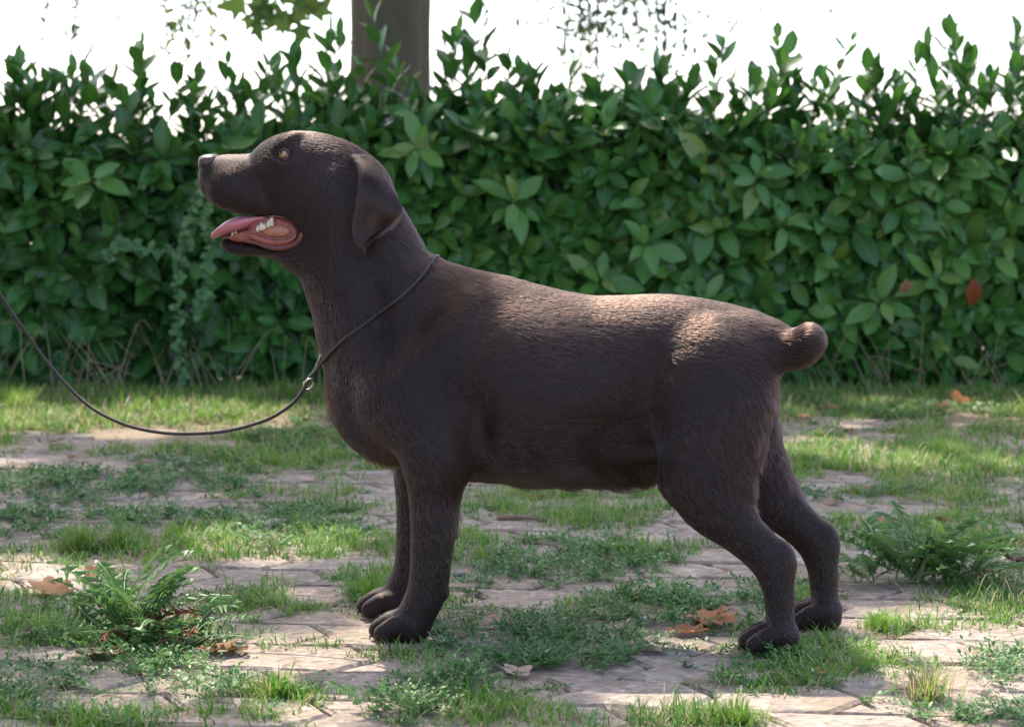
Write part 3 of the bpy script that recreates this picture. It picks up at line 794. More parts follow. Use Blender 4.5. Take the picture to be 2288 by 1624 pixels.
H = 0.0036
LO = np.array([-0.535, -0.19, -0.008]); HI = np.array([0.54, 0.19, 0.80])
NX, NY, NZ = [int(math.ceil((b - a) / H)) + 1 for a, b in zip(LO, HI)]
GX = (LO[0] + H * np.arange(NX)).astype(np.float32)
GY = (LO[1] + H * np.arange(NY)).astype(np.float32)
GZ = (LO[2] + H * np.arange(NZ)).astype(np.float32)
BIG = 0.5
BODY = np.full((NX, NY, NZ), BIG, np.float32)

def block(lo, hi, pad=0.05):
    i = [max(0, int((a - pad - o) / H)) for a, o in zip(lo, LO)]
    j = [min(n, int((b + pad - o) / H) + 2) for b, o, n in zip(hi, LO, (NX, NY, NZ))]
    return tuple(slice(a, b) for a, b in zip(i, j))

def chain_field(st, dens=5):
    """st rows: u, z, r_in, r_lat, wc -> distance-like field in its own box"""
    S = catmull(st, dens) if len(st) > 1 else np.asarray(st, float)
    S[:, 2:4] = np.maximum(S[:, 2:4], 0.003)
    rm = np.max(S[:, 2:4], axis=1)
    lo = (np.min(S[:, 0] - rm), np.min(S[:, 4] - rm), np.min(S[:, 1] - rm))
    hi = (np.max(S[:, 0] + rm), np.max(S[:, 4] + rm), np.max(S[:, 1] + rm))
    bb = block(lo, hi)
    D = np.full(BODY[bb].shape, BIG, np.float32)
    X0, Y0, Z0 = bb[0].start, bb[1].start, bb[2].start
    for a, b in zip(S[:-1], S[1:]):
        r = max(a[2], a[3], b[2], b[3])
        s = block((min(a[0], b[0]) - r, min(a[4], b[4]) - r, min(a[1], b[1]) - r),
                  (max(a[0], b[0]) + r, max(a[4], b[4]) + r, max(a[1], b[1]) + r), 0.035)
        x, y, z = GX[s[0]][:, None, None], GY[s[1]][None, :, None], GZ[s[2]][None, None, :]
        du, dz = b[0] - a[0], b[1] - a[1]
        L2 = du * du + dz * dz + 1e-9
        t = np.clip(((x - a[0]) * du + (z - a[1]) * dz) / L2, 0, 1)
        ri, rl, wc = a[2] + t * (b[2] - a[2]), a[3] + t * (b[3] - a[3]), a[4] + t * (b[4] - a[4])
        e = np.sqrt((x - a[0] - t * du) ** 2 + (z - a[1] - t * dz) ** 2)
        f = y - wc
        q = np.sqrt((e / ri) ** 2 + (f / rl) ** 2) + 1e-6
        d = np.sqrt(e * e + f * f + 1e-12) * (1 - 1 / q)
        v = D[s[0].start - X0:s[0].stop - X0, s[1].start - Y0:s[1].stop - Y0, s[2].start - Z0:s[2].stop - Z0]
        np.minimum(v, d.astype(np.float32)[:v.shape[0], :v.shape[1], :v.shape[2]], out=v)
    return bb, D

def ball_field(c, r, rot=0.0):
    """ellipsoid centre (u,w,z), radii (ru,rw,rz), turned by rot in the side plane"""
    R = max(r)
    bb = block([a - R for a in c], [a + R for a in c])
    x, y, z = GX[bb[0]][:, None, None] - c[0], GY[bb[1]][None, :, None] - c[1], GZ[bb[2]][None, None, :] - c[2]
    ca, sa = math.cos(rot), math.sin(rot)
    xx, zz = x * ca + z * sa, -x * sa + z * ca
    q = np.sqrt((xx / r[0]) ** 2 + (y / r[1]) ** 2 + (zz / r[2]) ** 2) + 1e-6
    return bb, (np.sqrt(xx * xx + y * y + zz * zz + 1e-12) * (1 - 1 / q)).astype(np.float32)

def smin(a, b, k):
    h = np.clip(k - np.abs(a - b), 0, None) / k
    return np.minimum(a, b) - h * h * k * 0.25

def join(fd, k):
    bb, d = fd
    BODY[bb] = smin(BODY[bb], d, k)

def carve(fd, k):
    bb, d = fd
    BODY[bb] = -smin(-BODY[bb], d, k)

def edges(rows, w0=0.0, f=dog_pt):
    """rows: (ax, ay, bx, by, r_lat, wc) traced edge pairs -> chain stations"""
    out = []
    for ax, ay, bx, by, rl, wc in rows:
        w = w0 if w0 else wc
        a, b = f(ax, ay, w), f(bx, by, w)
        out.append(((a[0] + b[0]) / 2, (a[1] + b[1]) / 2, math.hypot(a[0] - b[0], a[1] - b[1]) / 2, rl, wc))
    return out

FUR = 0.004     # the coat adds this much outside the skin
# trunk
join(chain_field(edges([
    (905, 655, 905, 975, .080, 0), (970, 636, 962, 1035, .100, 0), (1050, 606, 1040, 1070, .116, 0),
    (1130, 624, 1130, 1080, .126, 0), (1220, 646, 1220, 1075, .129, 0), (1310, 659, 1310, 1052, .120, 0),
    (1400, 659, 1392, 1018, .107, 0), (1490, 657, 1475, 990, .098, 0), (1570, 668, 1562, 960, .092, 0),
    (1635, 688, 1625, 910, .082, 0)])), 0.02)
# neck
join(chain_field(edges([
    (808, 345, 694, 540, .058, 0), (868, 415, 678, 605, .064, 0), (918, 497, 698, 680, .071, 0),
    (962, 572, 726, 763, .080, 0), (1020, 608, 752, 850, .088, 0), (1100, 656, 788, 925, .094, 0)])), 0.03)
# breast bone and brisket
u, z = dog_pt(800, 880); join(ball_field((u, 0, z), (.045, .060, .050)), 0.04)
u, z = dog_pt(850, 950); join(ball_field((u, 0, z), (.065, .062, .055), -0.6), 0.04)
# ribs
u, z = dog_pt(1180, 880)
for s in (-1, 1): join(ball_field((u, s * .06, z), (.13, .075, .115), -0.15), 0.05)
# sheath and scrotum
join(chain_field(edges([(1180, 1040, 1180, 1078, .028, 0), (1290, 1035, 1290, 1084, .026, 0), (1385, 1025, 1378, 1084, .024, 0)])), 0.03)
join(chain_field(edges([(1330, 980, 1330, 1050, .045, 0), (1400, 975, 1405, 1045, .050, 0), (1480, 980, 1480, 1040, .055, 0)])), 0.04)
u, z = dog_pt(1438, 1052); join(ball_field((u, 0.0, z), (.027, .030, .026)), 0.014)

# ---- limbs: near side is traced, far side mirrors it with its own step
FORE = edges([(885, 940, 1045, 950, .050, -.080), (898, 1022, 1038, 1025, .044, -.086), (909, 1085, 1031, 1085, .037, -.088),
              (916, 1160, 1023, 1160, .032, -.090), (916, 1230, 1013, 1228, .030, -.090), (914, 1288, 1006, 1282, .030, -.090),
              (907, 1325, 998, 1325, .029, -.090), (890, 1358, 976, 1376, .030, -.090), (872, 1380, 958, 1420, .032, -.090)])
SHOULDER = edges([(1010, 690, 1080, 730, .016, -.064), (935, 730, 1060, 810, .028, -.076), (855, 800, 1010, 885, .036, -.078), (825, 865, 960, 960, .038, -.074)])
UPPERARM = edges([(830, 905, 925, 830, .036, -.074), (885, 985, 1010, 890, .043, -.086), (930, 1050, 1042, 985, .040, -.092), (965, 1065, 1036, 1035, .030, -.090)])
HIND = edges([(1500, 800, 1716, 830, .040, -.056), (1458, 866, 1734, 880, .052, -.074), (1457, 955, 1718, 960, .050, -.080),
              (1474, 1035, 1700, 1030, .045, -.085), (1500, 1103, 1692, 1088, .039, -.088), (1545, 1154, 1692, 1128, .034, -.090),
              (1600, 1202, 1705, 1165, .029, -.092), (1650, 1246, 1738, 1200, .026, -.093), (1684, 1284, 1768, 1240, .025, -.094),
              (1702, 1325, 1775, 1300, .0245, -.094), (1709, 1370, 1777, 1362, .025, -.094), (1708, 1404, 1775, 1412, .029, -.094),
              (1698, 1422, 1768, 1440, .032, -.094)])

def other_side(st, step, z0, z1):
    out = []
    for (u, z, a, b, w) in st:
        k = min(1, max(0, (z1 - z) / (z1 - z0))); k = k * k * (3 - 2 * k)
        out.append((u + step * k, z, a, b, -w))
    return out

STEP_F, STEP_H = -0.058, 0.068
CLAWS = []
def paw(cu, w, front, n_len):
    """heel pad, four toes and the web between; cu = u of the paw's middle, toes towards -u"""
    join(ball_field((cu + .012, w, .026), (.036, .034, .024), 0.25), 0.012)
    join(ball_field((cu + .024, w, .014), (.022, .030, .014)), 0.008)
    for off, back, ht in ((-.0285, .012, .0), (-.0098, 0, .003), (.0098, 0, .003), (.0285, .012, .0)):
        x0 = cu + .012 + back * .6
        x1 = cu - n_len + back
        st = [(x0, .036 + ht, .013, .0125, w + off * .8), ((x0 + x1) / 2, .030 + ht, .0155, .0118, w + off),
              (x1 + .004, .0175 + ht * .5, .0165, .0114, w + off * 1.05)]
        join(chain_field(st, 4), 0.005)
        CLAWS.append((x1 - .008, w + off * 1.06, .012))

for side, st in ((-1, FORE), (1, other_side(FORE, STEP_F, .22, .42))):
    join(chain_field(st), 0.022)
    cu = st[-1][0] - .018
    paw(cu, side * .090, True, .034)
    join(ball_field((st[6][0] + st[6][2] - .002, side * .088, st[6][1] + .002), (.007, .010, .010)), 0.008)   # carpal pad
for side in (-1, 1):
    sh = SHOULDER if side < 0 else other_side(SHOULDER, -.02, .30, .50)
    ua = UPPERARM if side < 0 else other_side(UPPERARM, -.05, .25, .42)
    join(chain_field(sh), 0.035); join(chain_field(ua), 0.035)
for side, st in ((-1, HIND), (1, other_side(HIND, STEP_H, .17, .40))):
    join(chain_field(st), 0.022)
    paw(st[-1][0] - .010, side * .094, False, .036)
    a = st[8]                                                        # point of the hock and its tendon
    join(ball_field((a[0] + .019, side * .094, a[1] + .012), (.013, .013, .022), 0.3), 0.022)
# stifle and thigh bulk
for side in (-1, 1):
    u, z = dog_pt(1570, 930, -.085)
    join(ball_field((u, side * .084, z), (.070, .036, .090), 0.25), 0.03)
    u, z = dog_pt(1520, 1060, -.085)
    join(ball_field((u + (STEP_H * .5 if side > 0 else 0), side * .092, z), (.036, .026, .040)), 0.025)
    u, z = dog_pt(1665, 815, 0)                                      # seat bone
    join(ball_field((u, side * .046, z), (.048, .040, .046)), 0.035)
# tail
TAIL = edges([(1630, 692, 1620, 785, .040, -.004), (1690, 699, 1652, 800, .040, -.022), (1732, 712, 1694, 818, .036, -.038), (1764, 731, 1746, 830, .033, -.052),
              (1786, 729, 1794, 820, .031, -.064), (1799, 722, 1812, 802, .029, -.072)])
join(chain_field(TAIL), 0.020)

# ---- head
HEADST = edges([(318, 350, 302, 555, .020, 0), (345, 342, 318, 660, .031, 0), (420, 332, 392, 765, .038, 0), (560, 327, 540, 806, .043, 0),
                (655, 314, 680, 800, .045, 0), (745, 258, 790, 800, .047, 0), (840, 180, 872, 812, .052, 0), (950, 152, 965, 850, .058, 0),
                (1080, 160, 1050, 1040, .062, 0), (1220, 205, 1130, 1110, .063, 0), (1370, 285, 1210, 1110, .060, 0)], f=head_pt)
join(chain_field(HEADST, 6), 0.010)
JAW = edges([(392, 980, 408, 1078, .020, 0), (450, 990, 470, 1116, .026, 0), (590, 1008, 600, 1132, .031, 0), (740, 1046, 755, 1134, .034, 0),
             (880, 1052, 890, 1126, .037, 0), (990, 1000, 985, 1120, .042, 0), (1070, 930, 1080, 1105, .046, 0)], f=head_pt)
join(chain_field(JAW, 6), 0.012)
for s in (-1, 1):
    u, z = head_pt(1180, 720, s * .05); join(ball_field((u, s * .044, z), (.050, .030, .055), -0.3), 0.02)      # cheek
    u, z = head_pt(410, 610, s * .03); join(ball_field((u, s * .028, z), (.032, .020, .030), 0.5), 0.016)        # flews
    u, z = head_pt(600, 700, s * .03); join(ball_field((u, s * .030, z), (.040, .017, .022), -0.2), 0.016)
    u, z = head_pt(850, 240, s * .03); join(ball_field((u, s * .030, z), (.022, .016, .010), 0.6), 0.02)        # brow
    u, z = head_pt(880, 420, s * .045); join(ball_field((u, s * .040, z), (.030, .016, .014), -0.3), 0.014)      # cheek bone
    u, z = head_pt(1330, 520, s * .06); carve(ball_field((u, s * .078, z), (.016, .020, .036), 0.15), 0.016)    # hollow under the ear
    u, z = head_pt(833, 338, s * .05); carve(ball_field((u - .002, s * .0565, z + .001), (.014, .014, .0095), -0.25), 0.005)   # eye socket
u, z = head_pt(1000, 1090); join(ball_field((u, 0, z), (.05, .045, .035)), 0.02)
# open mouth: cut right through between the lips
MOUTH = [(300, 800), (430, 832), (540, 836), (690, 815), (840, 822), (920, 858), (968, 920), (972, 965), (945, 1010), (870, 1044), (745, 1048), (640, 1016), (540, 992), (440, 968), (300, 960)]
mp = np.array([head_pt(x, y, -.02) for x, y in MOUTH])
bb = block((mp[:, 0].min(), -.07, mp[:, 1].min()), (mp[:, 0].max(), .07, mp[:, 1].max()), 0.02)
xx, zz = np.meshgrid(GX[bb[0]], GZ[bb[2]], indexing='ij')
dist = np.full(xx.shape, 9.0); inside = np.zeros(xx.shape, bool)
for a, b in zip(mp, np.roll(mp, -1, 0)):
    e = b - a; t = np.clip(((xx - a[0]) * e[0] + (zz - a[1]) * e[1]) / (e @ e + 1e-12), 0, 1)
    dist = np.minimum(dist, np.hypot(xx - a[0] - t * e[0], zz - a[1] - t * e[1]))
    c = ((a[1] > zz) != (b[1] > zz)) & (xx < (b[0] - a[0]) * (zz - a[1]) / (b[1] - a[1] + 1e-12) + a[0])
    inside ^= c
sd = np.where(inside, -dist, dist).astype(np.float32)
BODY[bb] = np.maximum(BODY[bb], -sd[:, None, :])

# muscle lines: grooves behind the elbow, before the shoulder, along the neck and at the flank
for s in (-1, 1):
    for rows, r, w, k in (([(1062, 900), (1064, 980), (1058, 1055)], .013, .130, .03), ([(960, 655), (900, 720), (850, 790)], .012, .104, .05), ([(795, 560), (822, 640), (838, 720)], .013, .082, .035),
                          ([(1452, 800), (1440, 880), (1436, 960), (1452, 1030)], .012, .112, .03)):
        st = []
        for x, y in rows:
            a = dog_pt(x, y, -w); st.append((a[0], a[1], r, r, s * w))
        carve(chain_field(st), k)
    u, z = dog_pt(1370, 1015, -.11); carve(ball_field((u, s * .125, z), (.060, .040, .045)), .05)
BODY += FUR * 0.4
# keep soles flat on the ground
BODY = np.maximum(BODY, (-GZ + 0.001)[None, None, :].astype(np.float32))

def surface_nets(F):
    S = F < 0
    c = [S[i:NX - 1 + i, j:NY - 1 + j, k:NZ - 1 + k] for i in (0, 1) for j in (0, 1) for k in (0, 1)]
    cnt = sum(x.astype(np.int8) for x in c)
    act = (cnt > 0) & (cnt < 8)
    I, J, K = np.nonzero(act)
    ids = np.full(act.shape, -1, np.int32); ids[I, J, K] = np.arange(len(I))
    acc = np.zeros((len(I), 3)); num = np.zeros(len(I))
    corners = [(i, j, k) for i in (0, 1) for j in (0, 1) for k in (0, 1)]
    for a in corners:
        for ax in range(3):
            if a[ax] == 1: continue
            b = list(a); b[ax] = 1
            fa, fb = F[I + a[0], J + a[1], K + a[2]], F[I + b[0], J + b[1], K + b[2]]
            m = (fa < 0) != (fb < 0)
            t = fa / (fa - fb + 1e-20)
            p = np.tile(np.array(a, float), (len(I), 1)); p[:, ax] = t
            acc[m] += p[m]; num[m] += 1
    V = LO + H * (np.stack([I, J, K], 1) + acc / num[:, None])
    Q = []
    for ax in range(3):
        sl0 = [slice(1, -1)] * 3; sl1 = [slice(1, -1)] * 3
        sl0[ax] = slice(0, -1); sl1[ax] = slice(1, None)
        A, B = S[tuple(sl0)], S[tuple(sl1)]
        i, j, k = np.nonzero(A != B)
        flip = A[i, j, k]
        g = [i, j, k]
        for d in range(3):
            if d != ax: g[d] = g[d] + 1
        d1, d2 = [(1, 2), (2, 0), (0, 1)][ax]
        def cell(o1, o2):
            h = [x.copy() for x in g]; h[d1] -= o1; h[d2] -= o2
            return ids[h[0], h[1], h[2]]
        q = np.stack([cell(1, 1), cell(0, 1), cell(0, 0), cell(1, 0)], 1)
        q[~flip] = q[~flip][:, ::-1]
        Q.append(q)
    return V, np.concatenate(Q)

DV, DQ = surface_nets(BODY)
# light relaxation
E = np.concatenate([DQ[:, [0, 1]], DQ[:, [1, 2]], DQ[:, [2, 3]], DQ[:, [3, 0]]])
deg = np.bincount(E.ravel(), minlength=len(DV)).astype(float)
for lam in (0.5, -0.52, 0.5, -0.52, 0.4):
    acc = np.zeros_like(DV)
    for ax in range(3):
        acc[:, ax] = np.bincount(E[:, 0], DV[E[:, 1], ax], len(DV)) + np.bincount(E[:, 1], DV[E[:, 0], ax], len(DV))
    DV = DV + lam * (acc / deg[:, None] - DV)

# ---- materials
t = NT('dog_skin')
M_SKIN = t.done(t.bsdf(Base_Color=t.mix(t.noise(60, 3), (.014, .0068, .0055), (.022, .0110, .0085)), Roughness=.6, Specular_IOR_Level=.25))
t = NT('chocolate_fur')
hi = t.n('ShaderNodeHairInfo')
hb = t.n('ShaderNodeBsdfHairPrincipled')
hb.parametrization = 'COLOR'
hc = t.mix(hi.outputs['Random'], (.010, .0042, .0030), (.024, .0102, .0066))
t.set(hb, 'Color', hc)
t.set(hb, 'Roughness', .24); t.set(hb, 'Radial Roughness', .45); t.set(hb, 'Coat', .0); t.set(hb, 'IOR', 1.6)
M_FUR = t.done(hb)
M_NOSE = simple_mat('nose_leather', (.085, .045, .045), .42, .5, var=.3, scale=260)
t = NT('wet_mouth')
M_MOUTH = t.done(t.bsdf(Base_Color=t.mix(t.noise(55, 4), (.20, .045, .030), (.40, .115, .075)), Roughness=.28, Subsurface_Weight=.2, Subsurface_Radius=(.006, .002, .001),
                       Normal=t.bump(t.noise(120, 3), .5, .004)))
t = NT('tongue_pink')
M_TONGUE = t.done(t.bsdf(Base_Color=t.mix(t.noise(80, 4), (.52, .17, .20), (.66, .26, .29)), Roughness=.38, Subsurface_Weight=.3, Subsurface_Radius=(.008, .003, .002),
                        Normal=t.bump(t.noise(500, 2), .25, .002)))
t = NT('cheek_orange')
M_CHEEK = t.done(t.bsdf(Base_Color=t.mix(t.noise(110, 5, .7), (.30, .085, .05), (.58, .25, .14)), Roughness=.3, Normal=t.bump(t.noise(90, 3), .6, .004)))
M_LIP = simple_mat('wet_lip', (.15, .040, .032), .25, .6, var=.5, scale=120)
M_TOOTH = simple_mat('tooth_ivory', (.72, .62, .42), .3, .5, var=.15, scale=200)
M_CLAW = simple_mat('claw_horn', (.10, .07, .055), .35, .5, var=.3, scale=200)
M_EYEBALL = simple_mat('eye_white', (.20, .13, .10), .15, .6)
t = NT('amber_iris')
M_IRIS = t.done(t.bsdf(Base_Color=t.mix(t.noise(900, 3), (.32, .15, .03), (.52, .29, .08)), Roughness=.08, Specular_IOR_Level=.8, Coat_Weight=1.0, Coat_Roughness=.03))
M_PUPIL = simple_mat('pupil_black', (.004, .004, .005), .05, .8)
M_LID = simple_mat('eyelid_skin', (.045, .022, .018), .4, .5)

dog = tag(empty('dog', DOG_O, -DOG_YAW), 'chocolate brown labrador standing in profile with its mouth open and tongue out', 'dog')
body_me = mesh_np('dog_body', DV, DQ)
body = link('body', body_me, M_SKIN, dog)

def ellipsoid(c, r, n=16, m=10):
    th, ph = np.meshgrid(np.linspace(0, 2 * np.pi, n, endpoint=False), np.linspace(0, np.pi, m))
    V = np.stack([c[0] + r[0] * np.cos(th) * np.sin(ph), c[1] + r[1] * np.sin(th) * np.sin(ph), c[2] + r[2] * np.cos(ph)], -1).reshape(-1, 3)
    q = [(i * n + j, (i + 1) * n + j, (i + 1) * n + (j + 1) % n, i * n + (j + 1) % n) for i in range(m - 1) for j in range(n)]
    return V, np.array(q)

# ---- ears: hanging flaps, thicker at the root
EAR = [((1345, 330), (1490, 335), .046, .046), ((1395, 392), (1556, 418), .064, .058), ((1414, 470), (1625, 510), .079, .066), ((1412, 570), (1682, 605), .086, .070), ((1395, 690), (1735, 690), .087, .072),
       ((1376, 800), (1757, 765), .084, .074), ((1362, 900), (1690, 856), .082, .075), ((1372, 975), (1580, 935), .080, .075), ((1398, 1020), (1505, 990), .079, .075), ((1445, 1056), (1470, 1055), .077, .075)]
ear_surf = {}
def make_ear(side):
    rows = []; du, dz = (0, 0) if side < 0 else (-.030, -.010)
    for (f, b, wf, wb) in EAR:
        fu, fz = head_pt(*f, -wf); bu, bz = head_pt(*b, -wb)
        rows.append((fu + du, fz + dz, wf, bu + du, bz + dz, wb))
    R = catmull(rows, 5); n = 15
    V = []
    for i, r in enumerate(R):
        v = i / (len(R) - 1)
        for j in range(n):
            s = j / (n - 1)
            u = r[0] + s * (r[3] - r[0]); z = r[1] + s * (r[4] - r[1])
            w = r[2] + s * (r[5] - r[2]) + .010 * math.sin(math.pi * s) * math.sin(math.pi * min(1, v * 1.3 + .12))
            w -= .016 * max(0, 1 - s * 5) ** 2 * (1 - v)              # front edge rolls inwards
            w += .0025 * math.sin(s * 9 + v * 4)
            V.append((u, side * w, z))
    V = np.array(V); m = len(R)
    q = np.array([(i * n + j, i * n + j + 1, (i + 1) * n + j + 1, (i + 1) * n + j) for i in range(m - 1) for j in range(n - 1)])
    fn = np.cross(V[q[:, 2]] - V[q[:, 0]], V[q[:, 3]] - V[q[:, 1]])[:, 1].sum()
    if fn * side < 0: q = q[:, ::-1]                              # hair side faces outwards
    me = mesh_np('dog_ear', V, q)
    o = link('ear', me, M_SKIN, dog)
    md = o.modifiers.new('thickness', 'SOLIDIFY'); md.thickness = .006; md.offset = -1
    return V, q
EARV, EARQ = make_ear(-1)
EARV2, EARQ2 = make_ear(1)

# ---- eyes
for s in (-1, 1):
    u, z = head_pt(846, 335, s * .048)
    c = np.array((u, s * .0415, z))
    V, q = ellipsoid(c, (.0105, .0105, .0105)); eye = link('eye', mesh_np('dog_eye', V, q), M_EYEBALL, dog)
    look = np.array((-.42, s * .86, .20)); look /= np.linalg.norm(look)
    a = np.cross(look, (0, 0, 1)); a /= np.linalg.norm(a); b = np.cross(a, look)
    for nm, r, h0, mt in (('iris', .0072, .0078, M_IRIS), ('pupil', .0032, .0101, M_PUPIL)):
        pts = [c + look * (h0 + .0032 * (1 - k * k) if nm == 'iris' else h0 + .0012 * (1 - k * k)) + (a * math.cos(th) + b * math.sin(th)) * r * k
               for k in (0.001, .5, .85, 1) for th in np.linspace(0, 2 * np.pi, 20, endpoint=False)]
        q = np.array([(i * 20 + j, i * 20 + (j + 1) % 20, (i + 1) * 20 + (j + 1) % 20, (i + 1) * 20 + j) for i in range(3) for j in range(20)])
        link(nm, mesh_np('dog_' + nm, np.array(pts), q if s < 0 else q[:, ::-1]), mt, eye)
    # lids: rims above and below the eye, from inner to outer corner
    for nm, arc in (('upper_eyelid', [(775, 345), (800, 322), (838, 296), (868, 312), (895, 352), (925, 400)]),
                    ('lower_eyelid', [(775, 345), (800, 358), (835, 374), (870, 378), (900, 385), (925, 402)])):
        P = []
        for i, (x, y) in enumerate(arc):
            k = math.sin(math.pi * i / (len(arc) - 1))
            w = .0425 + .0085 * k
            uu, zz_ = head_pt(x, y, s * w); P.append((uu, s * w, zz_))
        P = catmull(P, 5)
        rr = np.interp(np.linspace(0, 1, len(P)), [0, .3, .7, 1], [.0010, .0021, .0021, .0010])
        link(nm, tube_mesh('dog_lid', P, rr, 8), M_LID, eye)

# ---- nose
def nose_shape():
    rows = [(190, 378, 450, .008), (197, 356, 482, .0150), (222, 341, 508, .0195), (262, 333, 516, .0220), (300, 333, 500, .0220), (332, 341, 470, .019), (352, 368, 440, .010)]
    V = []; n = 18
    for x, y0, y1, w in rows:
        a, b = head_pt(x, y0), head_pt(x, y1)
        for j in range(n):
            th = 2 * math.pi * j / n
            cw, cz = math.cos(th), math.sin(th)
            wz = w * (1 + .22 * cz)                                   # broader above
            V.append((a[0], wz * cw * (abs(cw) ** -.25 if abs(cw) > .01 else 1), (a[1] + b[1]) / 2 + (a[1] - b[1]) / 2 * cz))
    V = np.array(V); m = len(rows)
    q = np.array([(i * n + j, i * n + (j + 1) % n, (i + 1) * n + (j + 1) % n, (i + 1) * n + j) for i in range(m - 1) for j in range(n)])
    t = []
    V = np.vstack([V, V[:n].mean(0) + (-.002, 0, 0), V[-n:].mean(0)])
    for j in range(n):
        t.append((m * n, (j + 1) % n, j)); t.append((m * n + 1, (m - 1) * n + j, (m - 1) * n + (j + 1) % n))
    return V, q, np.array(t)
V, q, tt = nose_shape()
nose = link('nose', mesh_np('dog_nose', V, [q, tt]), M_NOSE, dog)
sb = nose.modifiers.new('round', 'SUBSURF'); sb.levels = sb.render_levels = 2
M_NOSTRIL = simple_mat('nostril_dark', (.010, .006, .006), .5, .3)
for s in (-1, 1):
    P = []
    for x, y, w in ((206, 398, .0135), (218, 420, .0185), (236, 447, .0208), (260, 454, .0216), (288, 444, .0216), (316, 424, .0205)):
        a = head_pt(x, y, s * w); P.append((a[0], s * w, a[1]))
    link('nostril', tube_mesh('dog_nostril', catmull(P, 4), np.interp(np.linspace(0, 1, 21), [0, .2, .5, 1], [.002, .0042, .0026, .001]), 8), M_NOSTRIL, nose)

# ---- inside of the mouth
def slab(outline, wh, bulge, name, mat, parent, f=head_pt):
    """closed outline (head close-up points) given thickness across the dog with rounded rims"""
    P = np.array([f(x, y, -.03) for x, y in outline]); c = P.mean(0); n = len(P)
    V = []
    prof = [(-1.0, .0), (-1.0, .55), (-.96, .80), (-.75, .95), (0, 1.0), (.75, .95), (.96, .80), (1.0, .55), (1.0, .0)]
    for w, k in prof:
        for p in P:
            q_ = c + (p - c) * max(k, .001)
            V.append((q_[0], w * wh + (bulge * (1 - k) * np.sign(w) if abs(w) >= .96 else 0), q_[1]))
    m = len(prof)
    q = np.array([(i * n + j, (i + 1) * n + j, (i + 1) * n + (j + 1) % n, i * n + (j + 1) % n) for i in range(m - 1) for j in range(n)])
    return link(name, mesh_np('dog_' + name, np.array(V), q), mat, parent)
mouth = slab([(560, 850), (690, 800), (840, 806), (930, 845), (985, 915), (988, 970), (955, 1025), (870, 1066), (745, 1072), (640, 1040), (560, 1030), (540, 950)], .036, -.004, 'mouth_lining', M_MOUTH, dog)
cheek = slab([(650, 930), (740, 885), (830, 868), (905, 895), (925, 940), (890, 975), (800, 985), (700, 975)], .0385, .002, 'cheek_fold', M_CHEEK, dog)
gum = slab([(400, 990), (420, 955), (520, 928), (640, 895), (740, 850), (800, 840), (830, 880), (760, 940), (700, 985), (640, 1040), (540, 1028), (440, 1014)], .0335, .001, 'lower_gum', M_MOUTH, dog)
for s in (-1, 1):
    P = []
    for x, y, w in ((372, 982, .006), (400, 978, .017), (450, 982, .024), (540, 1000, .030), (640, 1022, .034), (745, 1055, .0385), (850, 1056, .042), (930, 1026, .0455), (972, 980, .0475), (982, 935, .0475), (955, 885, .046), (905, 846, .0455), (840, 824, .045), (720, 812, .0435)):
        a = head_pt(x, y, s * w); P.append((a[0], s * w, a[1]))
    link('lip', tube_mesh('dog_lip', catmull(P, 4), np.interp(np.linspace(0, 1, 53), [0, .1, .45, .65, .8, 1], [.002, .0030, .0050, .0042, .0022, .001]), 8), M_LIP, dog)
for s in (-1, 1):
    P = []
    for x, y, w in ((470, 975, .026), (560, 962, .033), (640, 985, .037), (740, 1018, .040), (850, 1015, .0425), (915, 985, .0435), (940, 950, .043)):
        a = head_pt(x, y, s * w); P.append((a[0], s * w, a[1]))
    link('inner_lip', tube_mesh('dog_inner_lip', catmull(P, 4), np.interp(np.linspace(0, 1, 25), [0, .2, .7, 1], [.002, .0048, .0050, .002]), 8), M_MOUTH, dog)
    for x, y, h, r, lean in ((745, 872, .0125, .0048, .2), (722, 885, .0085, .004, .1), (690, 898, .006, .0032, 0), (668, 905, .0085, .0045, 0), (640, 915, .006, .003, 0), (470, 955, .0055, .0022, 0), (445, 962, .005, .0020, 0)):
        w = .0375 if x > 600 else .028
        a = head_pt(x, y, s * w)
        link('tooth', tube_mesh('dog_tooth', [(a[0], s * w, a[1] - .004), (a[0] + .1 * h * lean, s * w, a[1] + h * .4), (a[0] + h * lean, s * w, a[1] + h)], [r, r * .85, r * .22], 7), M_TOOTH, dog)
# tongue: a broad soft tongue lying over the lower teeth and out past the lip
rows = [(820, 815, 858, .028), (700, 802, 866, .034), (600, 798, 912, .040), (500, 808, 945, .041), (430, 832, 958, .039), (370, 878, 968, .034), (322, 926, 984, .026), (294, 958, 988, .015), (281, 972, 984, .006)]
R = catmull(rows, 4); V = []; n = 20
for x, y0, y1, w in R:
    for j in range(n):
        th = 2 * math.pi * j / n; cw, cz = math.cos(th), math.sin(th)
        yy = (y0 + y1) / 2 - (y1 - y0) / 2 * cz * (.75 + .25 * abs(cz)) + 9 * (1 - cw * cw) * (cz > 0) - 8 * cw * cw
        a = head_pt(x, yy, 0); V.append((a[0], w * cw, a[1]))
V = np.array(V); m = len(R)
q = np.array([(i * n + j, i * n + (j + 1) % n, (i + 1) * n + (j + 1) % n, (i + 1) * n + j) for i in range(m - 1) for j in range(n)])
V = np.vstack([V, V[:n].mean(0), V[-n:].mean(0)])
tt = np.array([(m * n, (j + 1) % n, j) for j in range(n)] + [(m * n + 1, (m - 1) * n + j, (m - 1) * n + (j + 1) % n) for j in range(n)])
link('tongue', mesh_np('dog_tongue', V, [q, tt]), M_TONGUE, dog)
